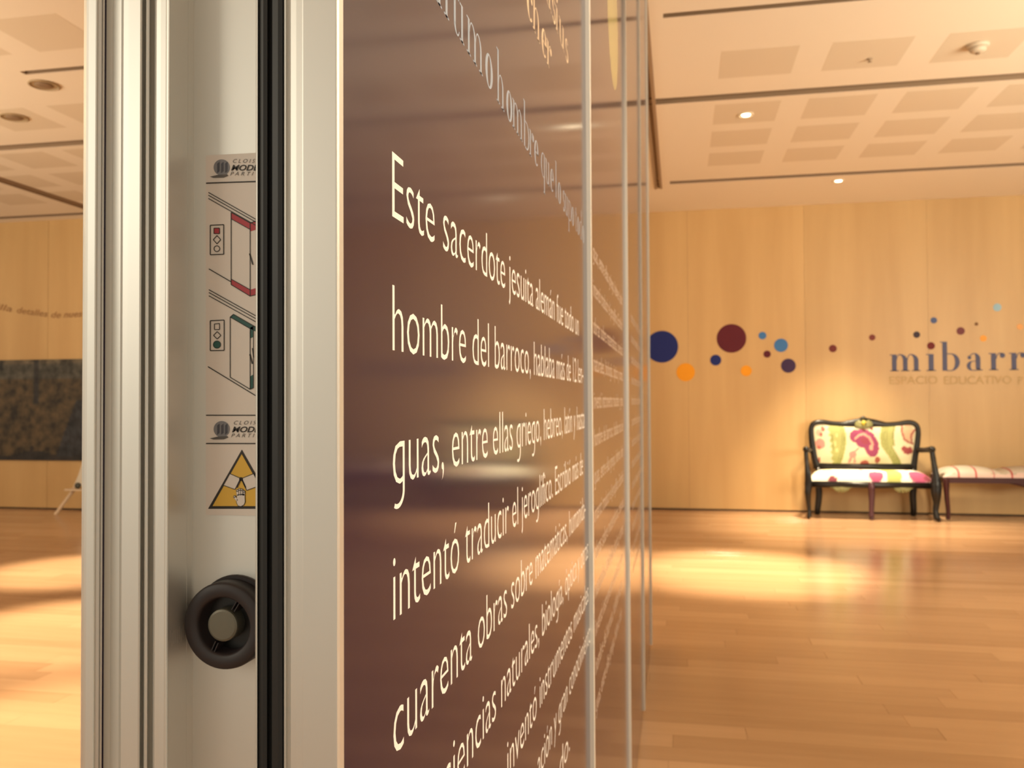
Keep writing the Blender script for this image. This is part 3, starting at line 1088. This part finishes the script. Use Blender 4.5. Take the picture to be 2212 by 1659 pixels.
for body, x0, x1 in (('ESPACIO', 1921, 2025), ('EDUCATIVO', 2039, 2185), ('P', 2199, 2209)):
    v, f = sans(body, 0.004)
    w0, w1 = min(q[0] for q in v), max(q[0] for q in v)
    xa, xb = hit(x0, 830, 1, DB)[0], hit(x1, 830, 1, DB)[0]
    zz = hit(x0, 830, 1, DB)[2]
    hh = hit(x0, 812, 1, DB)[2] - zz
    mk('word', [(xa + (q[0] - w0) / (w1 - w0) * (xb - xa), DB - 0.004, zz + q[1] / 0.729 * hh) for q in v], f, M_WSUB, sb)

# wavy brown italic words on the left wall
wv = root('wall_lettering', (hit(90, 680, 1, DL)[0], DL, hit(90, 680, 1, DL)[2]), 'wavy brown italic lettering on the left wall above the dark canvas', 'lettering')
for body, x0, x1, y0, y1 in (('illa', -8, 26, 668, 674), ('detalles', 37, 104, 676, 685), ('de', 111, 132, 686, 687), ('nues', 138, 178, 686, 684)):
    v, f = sans(body, 0.006, 0.3)
    w0, w1 = min(q[0] for q in v), max(q[0] for q in v)
    A_, B_ = hit(x0, y0, 1, DL), hit(x1, y1, 1, DL)
    hh = 0.075
    vs = []
    for q in v:
        t = (q[0] - w0) / (w1 - w0)
        vs.append((A_[0] + (B_[0] - A_[0]) * t, DL - 0.004, A_[2] + (B_[2] - A_[2]) * t + q[1] / 0.729 * hh))
    mk('word', vs, f, M_WTXT, wv)

# dark canvas on the left wall
ca, cb = hit(-60, 775, 1, DL), hit(178, 995, 1, DL)
cx0, cx1, cz1, cz0 = ca[0] - 0.6, cb[0] + 1.2, hit(90, 777, 1, DL)[2], hit(90, 994, 1, DL)[2]
cnv = root('canvas_print', ((cx0 + cx1) / 2, DL, cz0), 'long dark brown canvas print on the left wood wall', 'picture')
MB().box(cx0, cx1, DL - 0.028, DL - 0.002, cz0, cz1).build('canvas_body', M_SLOT, cnv)
NX, NZ = 150, 60
vs, fs, cs = [], [], []
for j in range(NZ + 1):
    for i in range(NX + 1):
        x, z = cx0 + (cx1 - cx0) * i / NX, cz0 + (cz1 - cz0) * j / NZ
        vs.append((x, DL - 0.0285, z))
        u, t = (x - cb[0]) / (cz1 - cz0), (z - cz0) / (cz1 - cz0)      # u = 0 at the profile's edge
        c = [0.055, 0.036, 0.016]
        if t > 0.80:
            c = [0.052, 0.047, 0.036]
        if t > 0.955:
            c = [0.085, 0.066, 0.042]
        if abs(u + 0.50 + (1 - t) * 0.02) < 0.032 and t > 0.55:
            c = [0.018, 0.016, 0.016]
        if u > -0.30 + t * 0.42 and t < 0.60:
            c = [0.020, 0.020, 0.024]
        if t < 0.07 + 0.03 * math.sin(u * 9) + (0.05 if abs(u + 0.55) < 0.02 else 0):
            c = [0.014, 0.011, 0.010]
        cs.append(c)
for j in range(NZ):
    for i in range(NX):
        b_ = j * (NX + 1) + i
        fs.append((b_, b_ + 1, b_ + NX + 2, b_ + NX + 1))
mk('printed_canvas', vs, fs, M_MURAL, cnv, False, cs)

# white easel, mostly behind the end profile
ft = hit(120, 1111, 2, 0)
ya_ = ft[1]
ez = root('display_easel', (ft[0] + 0.35, ya_ + 0.2, 0), 'pale easel with a white board before the dark canvas', 'easel')
tp = hit(158, 1060, 1, ya_ + 0.05)
ap = hit(215, 935, 1, ya_ + 0.12)
MB().sweep([(ft[0], ya_, 0.0), (tp[0], tp[1], tp[2]), (ap[0], ap[1], ap[2])], [(0.019, 0.019)] * 3, 8).build('leg', M_EASELG, ez)
MB().sweep([(2 * ap[0] - ft[0], ya_, 0.0), (2 * ap[0] - tp[0], tp[1], tp[2]), (ap[0], ap[1], ap[2])], [(0.019, 0.019)] * 3, 8).build('leg', M_EASELG, ez)
MB().sweep([(ap[0], ya_ + 0.34, 0.0), (ap[0], ap[1], ap[2])], [(0.012, 0.012)] * 2, 8).build('leg', M_EASELG, ez)
ld = hit(143, 1057, 1, ya_ - 0.03)
MB().box(ld[0], 2 * ap[0] - ld[0], ya_ - 0.06, ya_ + 0.05, ld[2] - 0.012, ld[2] + 0.006).build('ledge', M_EASELG, ez)
b0, b1 = hit(161, 1050, 1, ya_ - 0.02), hit(181, 990, 1, ya_ + 0.02)
bw = 2 * ap[0]
zz0, zz1 = b0[2], b1[2]
mk('board', [(b0[0], ya_ - 0.02, zz0), (bw - b0[0], ya_ - 0.02, zz0), (bw - b1[0], ya_ + 0.02, zz1), (b1[0], ya_ + 0.02, zz1),
             (b0[0], ya_ - 0.008, zz0), (bw - b0[0], ya_ - 0.008, zz0), (bw - b1[0], ya_ + 0.032, zz1), (b1[0], ya_ + 0.032, zz1)],
   [(0, 1, 2, 3), (7, 6, 5, 4), (0, 4, 5, 1), (1, 5, 6, 2), (2, 6, 7, 3), (3, 7, 4, 0)], M_EASELW, ez)
kn = hit(168, 1049, 1, ya_ - 0.03)
MB().lathe((kn[0], ya_ - 0.022, kn[2]), [(0.032, 0), (0.032, -0.018), (0.024, -0.026)], 1, 20).build('knob', M_KNOBD, ez, True)

# ------------------------------------------------------------------ settee
YF, YB = 9.06, 9.38


def Q(px, py, y):
    return hit(px, py, 1, y)


se = root('settee', (1.88, 9.2, 0), 'black carved settee with pink and green floral upholstery against the wood wall', 'settee')
# back frame
top = [(1766, 1009), (1760, 990), (1755.5, 965), (1752.5, 940), (1753, 922), (1760, 914), (1775, 911.5), (1797, 914.5), (1820, 916.5), (1844, 914.5), (1866, 913),
       (1890, 915), (1914, 918), (1938, 916), (1960, 912.5), (1973, 914.5), (1981, 922), (1983, 936), (1981, 958), (1977, 982), (1974, 1003), (1973, 1011)]
wdt = [6.5, 6.5, 6, 5.5, 5, 5, 4.8, 4.6, 5.5, 8, 10, 8, 5.5, 4.6, 4.8, 5, 5, 5.2, 5.6, 6, 6.3, 6.5]
ppm = (Q(1900, 950, YB)[0] - Q(1800, 950, YB)[0]) / 100
P = smooth_path([Q(x, y, YB) for x, y in top], 4)
wr = lerp_list([(q * ppm * 1.18, 0.024) for q in wdt], len(P))
MB().sweep(P, wr, 12).build('back_frame', M_BLACKW, se, True)
MB().sweep([Q(1757, 1006, YB), Q(1860, 1007.5, YB), Q(1980, 1008.5, YB)], (7.4 * ppm, 0.024), 12).build('bottom_rail', M_BLACKW, se, True)
# carved crest: olive shell, gilt flower, dark knob
sc0 = Q(1865.5, 913, YB - 0.03)
v, f = [], []
shell = MB()
for k in range(9):
    an = pi * (k / 8)
    tip = Q(1865.5 + 19 * math.cos(an), 914 - 10 * math.sin(an) + 4, YB - 0.024)
    shell.sweep([Q(1865.5, 918, YB - 0.03), tip], [(0.018, 0.012), (0.022, 0.012)], 8)
shell.sweep([Q(1848, 918, YB - 0.024), Q(1865, 922, YB - 0.03), Q(1883, 918.5, YB - 0.024)], (0.02, 0.014), 8)
shell.build('crest_shell', M_OLIVE, se, True)
g = MB()
g.sweep([Q(1865, 919, YB - 0.048), Q(1865.5, 908, YB - 0.048)], [(0.018, 0.012), (0.012, 0.012)], 8)
g.sweep([Q(1861, 914, YB - 0.048), Q(1871, 912, YB - 0.048)], [(0.010, 0.01), (0.010, 0.01)], 8)
g.build('crest_flower', M_GILT, se, True)
MB().sweep([Q(1858, 905, YB - 0.03), Q(1864.5, 901.5, YB - 0.035), Q(1871, 905, YB - 0.03)], [(0.014, 0.014), (0.018, 0.016), (0.014, 0.014)], 8).build('crest_knob', M_KNOBD, se, True)

CREAM, GRN, GRN2, MAG, PNK, RST = (0.56, 0.50, 0.34), (0.30, 0.30, 0.10), (0.20, 0.20, 0.06), (0.22, 0.03, 0.09), (0.52, 0.20, 0.17), (0.28, 0.07, 0.055)


def ell(x, y, cx, cy, rx, ry, rot=0):
    c_, s_ = math.cos(R(rot)), math.sin(R(rot))
    dx, dy = x - cx, y - cy
    u_, v_ = dx * c_ + dy * s_, -dx * s_ + dy * c_
    return (u_ / rx) ** 2 + (v_ / ry) ** 2 < 1


def capsule(x, y, pts, r):
    for i in range(len(pts) - 1):
        (ax, ay), (bx, by) = pts[i], pts[i + 1]
        L = (bx - ax) ** 2 + (by - ay) ** 2
        t = max(0, min(1, ((x - ax) * (bx - ax) + (y - ay) * (by - ay)) / L))
        if math.hypot(x - ax - t * (bx - ax), y - ay - t * (by - ay)) < r:
            return True
    return False


def back_colour(x, y):
    c = CREAM
    wob = 2.0 * math.sin(y * 0.5) + 1.2 * math.sin(y * 1.3)
    # left green band
    l0 = 1788 + (y - 920) * 0.12 + wob
    r0 = 1818 + 8 * math.sin((y - 905) / 90 * pi)
    if l0 < x < r0 and y > 915:
        c = GRN
        if abs(x - r0 + 4) < 1.2 or abs(x - r0 + 9) < 1.0 or ell(x, y, 1796, 945, 2.5, 8) or ell(x, y, 1798, 965, 2, 8):
            c = GRN2
        if ell(x, y, 1806, 940, 2.2, 4) or ell(x, y, 1802, 958, 2.4, 6) or ell(x, y, 1806, 972, 3, 5):
            c = (0.48, 0.45, 0.19)
    # right green band
    m0 = 1905 - 6 * math.sin((y - 915) / 60 * pi) + max(0, y - 965) * 0.45
    w0 = 30 - max(0, y - 962) * 0.12 - (6 if y > 963 else 0)
    if m0 < x < m0 + w0 and y > 915:
        c = GRN
        if abs(x - m0 - 4) < 1 or abs(x - m0 - 9) < 1.2 or abs(x - m0 - 14) < 1 or abs(x - m0 - w0 + 2.5) < 1.4:
            c = GRN2
    # centre flower
    if ell(x, y, 1847, 942, 14, 14) or ell(x, y, 1867, 950, 23, 13, 35) or ell(x, y, 1880, 962, 16, 25, -12) or ell(x, y, 1868, 938, 20, 10, 18) or ell(x, y, 1861, 953, 15, 13):
        c = MAG
    if capsule(x, y, [(1846, 947), (1853, 940), (1864, 937), (1875, 944), (1881, 954), (1883, 960)], 2.2) or ell(x, y, 1880, 966, 4.5, 6):
        c = (0.55, 0.27, 0.20)
    if ell(x, y, 1866, 952, 10, 7, 30):
        c = (0.22, 0.03, 0.06)
    if capsule(x, y, [(1852, 968), (1845, 975)], 2.2) or ell(x, y, 1840, 981, 8, 7) or capsule(x, y, [(1838, 985), (1834, 997)], 3) or capsule(x, y, [(1844, 985), (1845, 998)], 2.5):
        c = PNK
    if ell(x, y, 1867, 1000, 9, 6) or ell(x, y, 1894, 993, 6, 7) or ell(x, y, 1882, 926, 3, 5) or ell(x, y, 1864, 927, 3, 4):
        c = RST
    # left edge pink sprays
    if ell(x, y, 1771, 958, 10, 11, -20):
        c = PNK
    if ell(x, y, 1768, 966, 5, 4):
        c = (0.36, 0.09, 0.075)
    if ell(x, y, 1776.5, 926, 4, 6, -20) or ell(x, y, 1773, 938, 3, 5, 20):
        c = RST
    if ell(x, y, 1768, 934, 6, 8) and not ell(x, y, 1773, 938, 3, 5, 20):
        c = (0.56, 0.30, 0.22)
    if ell(x, y, 1772, 993, 6, 7) and x < 1771:
        c = RST
    # right sprays
    if capsule(x, y, [(1947, 920), (1946, 932), (1951, 948), (1960, 955), (1972, 958)], 2.1) or capsule(x, y, [(1976, 928), (1968, 938), (1967, 953)], 2.0):
        c = RST
    elif ell(x, y, 1960, 935, 13, 19) and x > 1947:
        c = (0.50, 0.32, 0.20)
    if ell(x, y, 1951, 969, 6, 6) or ell(x, y, 1960, 974, 11, 7) or ell(x, y, 1964, 970, 6, 5):
        c = (0.24, 0.04, 0.045)
    return c


# stuffed back: a grid fitted inside the frame, swelling to the front
NXB, NZB = 110, 46
vs, fs, cs = [], [], []
for j in range(NZB + 1):
    t = j / NZB
    py_b = 1003.5
    xl = 1762 - 7.5 * (t ** 0.9) if t < 0.85 else 1762 - 7.5 * (0.85 ** 0.9) + (t - 0.85) * 10
    xr = 1970 + 11 * (t ** 0.9) if t < 0.85 else 1970 + 11 * (0.85 ** 0.9) - (t - 0.85) * 12
    for i in range(NXB + 1):
        s_ = i / NXB
        x = xl + (xr - xl) * s_
        ytop = 915.5 + 5.0 * math.exp(-((s_ - 0.5) / 0.22) ** 2) + 0.5 * abs(s_ - 0.5)
        yy = py_b + (ytop - py_b) * t
        bulge = 0.045 * (1 - (2 * s_ - 1) ** 6) * (1 - (2 * t - 1) ** 4)
        base = Q(x, yy, YB)
        vs.append((base[0], YB - 0.004 - bulge, base[2]))
        cs.append(back_colour(x, yy))
for j in range(NZB):
    for i in range(NXB):
        b_ = j * (NXB + 1) + i
        fs.append((b_, b_ + 1, b_ + NXB + 2, b_ + NXB + 1))
mk('backrest', vs, fs, M_FABRIC, se, True, cs)
MB().box(Q(1760, 960, YB)[0], Q(1976, 960, YB)[0], YB, YB + 0.018, Q(1866, 1004, YB)[2], Q(1866, 921, YB)[2]).build('back_board', M_BLACKW, se)

# seat
zs0 = Q(1880, 1043, YF)[2]
x_l, x_r = Q(1750, 1040, YF)[0], Q(2017, 1040, YF)[0]
zs1 = 0.478


def seat_colour(u, t):
    # u 0..1 left to right, t 0 front bottom .. 1 back
    X = 1750 + 268 * u
    c = (0.88, 0.84, 0.68)  # paler than the backrest: strong light on the seat is mixed into the colour
    if 1918 - 26 * t + 10 * math.sin(t * 5) < X < 1950 - 20 * t + 8 * math.sin(t * 4):
        c = (0.42, 0.42, 0.12)
    if 1778 < X < 1800 and 0.30 < t < 0.9:
        c = (0.75, 0.70, 0.42)
    if ell(X, t * 60, 1896, 10, 16, 11) or ell(X, t * 60, 1990, 12, 23, 14):
        c = (0.40, 0.07, 0.16)
    if ell(X, t * 60, 1800, 3, 10, 5) or ell(X, t * 60, 2008, 7, 9, 5):
        c = (0.22, 0.04, 0.06)
    if ell(X, t * 60, 1882, 50, 26, 6) or ell(X, t * 60, 1972, 38, 6, 9) or ell(X, t * 60, 1866, 34, 3, 20):
        c = (0.62, 0.34, 0.30)
    return c


NU, NT = 100, 26
vs, fs, cs = [], [], []
for j in range(NT + 1):
    t = j / NT
    if t < 0.3:                       # rounded front
        a_ = t / 0.3 * pi / 2
        yy = YF + 0.012 + 0.035 * (1 - math.sin(a_)) * 0.0 + 0.045 * (1 - math.cos(a_))
        zz = zs0 + (zs1 - 0.01 - zs0) * math.sin(a_)
    else:
        q = (t - 0.3) / 0.7
        yy = YF + 0.057 + (YB - 0.03 - YF - 0.057) * q
        zz = zs1 - 0.01 + 0.022 * math.sin(q * pi) - 0.012 * q
    for i in range(NU + 1):
        u = i / NU
        edge_ = 1 - abs(2 * u - 1) ** 12
        ins = 0.06 * ((yy - YF) / (YB - YF))
        x = x_l + ins + (x_r - x_l - 2 * ins) * u
        vs.append((x, yy, zs0 + (zz - zs0) * (0.35 + 0.65 * edge_)))
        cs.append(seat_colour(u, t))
for j in range(NT):
    for i in range(NU):
        b_ = j * (NU + 1) + i
        fs.append((b_, b_ + 1, b_ + NU + 2, b_ + NU + 1))
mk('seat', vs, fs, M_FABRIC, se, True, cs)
# seat rails
zr = Q(1880, 1047.5, YF)[2]
MB().sweep([(x_l - 0.02, YF, zr), ((x_l + x_r) / 2, YF - 0.012, zr), (x_r + 0.02, YF, zr)], (7.0 * ppm, 0.024), 10).build('front_rail', M_BLACKW, se, True)
for xa, xb in ((x_l, x_l + 0.06), (x_r, x_r - 0.06)):
    MB().sweep([(xa, YF, zr), (xb, YB, zr)], (0.022, 0.024), 10, (0, 0, 1)).build('side_rail', M_BLACKW, se, True)
MB().box(x_l + 0.05, x_r - 0.05, YB - 0.02, YB + 0.02, zr - 0.024, zr + 0.03).build('rear_rail', M_BLACKW, se)
MB().box(x_l + 0.02, x_r - 0.02, YF + 0.015, YB - 0.02, zr - 0.006, zr + 0.006).build('seat_board', M_BLACKW, se)


def leg(pts, m, name, ref=(0, 1, 0), par=None):
    L = smooth_path([Vector(p[:3]) for p in pts], 4)
    rr_ = lerp_list([(p[3] * 1.2, p[3] * 1.2) for p in pts], len(L))
    return MB().sweep(L, rr_, 12, ref).build(name, m, par or se, True)


def PL_(px, py, y, r):
    q = Q(px, py, y)
    return (q[0], q[1], q[2], r)


# front left: arm post flowing into the cabriole leg
YFL = YF - 0.02
leg([PL_(1741, 972, YFL + 0.04, 0.018), PL_(1741.5, 984, YFL + 0.03, 0.018), PL_(1743, 1003, YFL, 0.018), PL_(1745, 1022, YFL - 0.01, 0.024), PL_(1746.5, 1046, YFL, 0.032),
     PL_(1745, 1064, YFL - 0.01, 0.026), PL_(1746, 1085, YFL, 0.018), PL_(1748, 1104, YFL, 0.014), (Q(1747.5, 1118, YFL)[0], YFL - 0.02, 0.02, 0.019)], M_BLACKW, 'leg')
q0 = Q(1746.5, 1118, YFL)
MB().sweep([(q0[0], YFL - 0.012, 0.030), (q0[0], YFL - 0.035, 0.012)], [(0.018, 0.014), (0.014, 0.010)], 10, (1, 0, 0)).build('foot', M_BLACKW, se, True)
leg([PL_(2013, 972, YFL + 0.04, 0.021), PL_(2015, 985, YFL + 0.03, 0.021), PL_(2018, 1005, YFL, 0.022), PL_(2021, 1025, YFL - 0.01, 0.027), PL_(2022, 1048, YFL, 0.046),
     PL_(2022.5, 1066, YFL - 0.01, 0.040), PL_(2023, 1086, YFL, 0.026), PL_(2021, 1104, YFL, 0.022), (Q(2023, 1120, YFL)[0], YFL - 0.02, 0.02, 0.026)], M_BLACKW, 'leg')
q0 = Q(2026, 1120, YFL)
MB().sweep([(q0[0] - 0.01, YFL - 0.012, 0.030), (q0[0] + 0.012, YFL - 0.035, 0.016)], [(0.026, 0.02), (0.02, 0.014)], 10, (1, 0, 0)).build('foot', M_BLACKW, se, True)
# middle front leg, plum coloured
leg([PL_(1882, 1042, YFL - 0.006, 0.022), PL_(1882.5, 1053, YFL - 0.006, 0.028), PL_(1883, 1066, YFL, 0.026), PL_(1883, 1085, YFL, 0.022), PL_(1882.5, 1106, YFL, 0.020), (Q(1882.5, 1118, YFL)[0], YFL, 0.035, 0.023)], M_PURP, 'leg')['label'] = 'plum coloured middle leg'
q0 = Q(1883, 1118, YFL)
MB().lathe((q0[0], YFL, 0), [(0.010, 0.0), (0.021, 0.004), (0.024, 0.016), (0.020, 0.03), (0.01, 0.036)], 2, 18).build('foot', M_PURP, se, True)
# rear legs
for x0, x1, x2 in ((1768, 1769, 1766), (1974, 1972, 1974)):
    b_ = Q(x2, 1100, YB)
    t_ = Q(x0, 1046, YB)
    leg([(t_[0], YB, t_[2], 0.030), (Q(x1, 1070, YB)[0], YB, Q(x1, 1070, YB)[2], 0.028), (b_[0], YB + 0.01, b_[2], 0.026), (b_[0], YB + 0.03, 0.014, 0.026)], M_BLACKW, 'rear_leg')
    pp = Q(x0, 1009, YB)
    MB().sweep([(t_[0], YB, t_[2]), (pp[0], YB, pp[2])], [(0.028, 0.024), (0.030, 0.022)], 10).build('rear_post', M_BLACKW, se, True)
# arms: knuckle, rail back to the frame
for fxp, bx in ((1741, 1752), (2013, 1983)):
    A_ = Q(fxp, 970.5, YFL + 0.02)
    B_ = Q(bx, 972, YB)
    mid_ = (A_ + B_) / 2 + Vector((0, 0, -0.004))
    MB().sweep(smooth_path([A_ + Vector((0, -0.02, -0.004)), A_, mid_, B_], 4), lerp_list([(0.026, 0.026), (0.032, 0.032), (0.023, 0.025), (0.027, 0.027)], 13), 12, (0, 0, 1)).build('arm', M_BLACKW, se, True)
    MB().lathe((A_[0], A_[1] - 0.03, A_[2]), [(0.008, -0.014), (0.024, -0.008), (0.028, 0.004), (0.024, 0.016), (0.010, 0.024)], 1, 18).build('arm_knuckle', M_BLACKW, se, True)
# olive carved shells under the front rail
for cxp, cyp, wd_ in ((1818, 1052, 26), (1950, 1053, 27)):
    b = MB()
    for k in range(7):
        an = pi * (k + 0.5) / 7
        e_ = Q(cxp + wd_ * 0.62 * math.cos(an), cyp + 3 + 9 * math.sin(an), YF - 0.02)
        s0 = Q(cxp + wd_ * 0.55 * math.cos(an), cyp, YF - 0.012)
        b.sweep([s0, e_], [(0.022, 0.010), (0.012, 0.008)], 8)
    b.sweep([Q(cxp - wd_, cyp, YF - 0.008), Q(cxp, cyp + 3, YF - 0.016), Q(cxp + wd_, cyp, YF - 0.008)], [(0.006, 0.01), (0.024, 0.012), (0.006, 0.01)], 8)
    b.build('rail_carving', M_OLIVE, se, True)

# ------------------------------------------------------------------ bench
BX0 = Q(2043, 1040, YF)[0]
BX1 = BX0 + 1.42
BYF, BYB = YF - 0.01, YF + 0.40
be = root('bench', ((BX0 + BX1) / 2, BYF + 0.2, 0), 'long mahogany bench with tufted white cushion striped in red, right of the settee', 'bench')
zb0, zb1 = Q(2100, 1043.5, BYF)[2], Q(2100, 1031.5, BYF)[2]
MB().box(BX0 - 0.03, BX1 + 0.03, BYF - 0.018, BYF + 0.012, zb0, zb1).build('front_apron', M_DARKRED, be)
MB().box(BX0 - 0.03, BX1 + 0.03, BYB - 0.012, BYB + 0.018, zb0, zb1).build('rear_apron', M_DARKRED, be)
for xx in (BX0 - 0.03, BX1):
    MB().box(xx, xx + 0.03, BYF + 0.012, BYB - 0.012, zb0, zb1).build('end_apron', M_DARKRED, be)
MB().sweep([(BX0 + 0.56, BYF - 0.016, zb0 + 0.004), ((BX0 + BX1) / 2, BYF - 0.02, zb0 - 0.018), (BX1 - 0.56, BYF - 0.016, zb0 + 0.004)], [(0.004, 0.008), (0.018, 0.012), (0.004, 0.008)], 8).build('apron_carving', M_DARKRED, be, True)
for xx, dx_ in ((BX0, 1), (BX1, -1)):
    for yy, fr in ((BYF, -1), (BYB, 1)):
        leg([(xx, yy, zb1 - 0.01, 0.026), (xx, yy, zb0, 0.026), (xx + 0.004 * dx_, yy, 0.25, 0.020), (xx + 0.014 * dx_, yy, 0.12, 0.017), (xx + 0.014 * dx_, yy, 0.04, 0.017), (xx + 0.012 * dx_, yy, 0.018, 0.018)], M_DARKRED, 'leg', par=be)
STR0 = Q(2070, 1028, BYF)[0] - 0.006
NU, NT = 180, 24
vs, fs, cs = [], [], []
LW = 1.42 / 2.0
zc0 = zb1 - 0.004


def tuft(u, q):
    return abs(math.sin((u * 1.48) / 0.545 * pi)) ** 0.5


for j in range(NT + 1):
    t = j / NT
    a_ = t * pi
    for i in range(NU + 1):
        u = i / NU
        x = BX0 - 0.03 + 1.48 * u
        lump = tuft(u, t)
        edge_ = (1 - abs(2 * u - 1) ** 24)
        hgt = (0.050 + 0.052 * lump) * edge_ + 0.004
        prof_ = (abs(math.sin(a_)) ** 0.55)
        yy = (BYF + BYB) / 2 - (BYB - BYF + 0.02) / 2 * math.cos(a_)
        zz = zc0 + hgt * prof_ - 0.010 * (1 - lump) * (1 - abs(math.cos(a_)))
        vs.append((x, yy, zz))
        c = (0.54, 0.48, 0.41)
        sx_ = (x - STR0) % 0.160
        if sx_ < 0.013:
            c = (0.42, 0.05, 0.05)
        elif (zz - zc0 < 0.045 and t < 0.3 and 0.040 < zz - zc0) or abs(t - 0.5) < 0.02:
            c = (0.40, 0.36, 0.27)
        elif t < 0.12:
            c = (0.68, 0.50, 0.45)
        cs.append(c)
for j in range(NT):
    for i in range(NU):
        b_ = j * (NU + 1) + i
        fs.append((b_, b_ + 1, b_ + NU + 2, b_ + NU + 1))
mk('cushion', vs, fs, M_PLAID, be, True, cs)
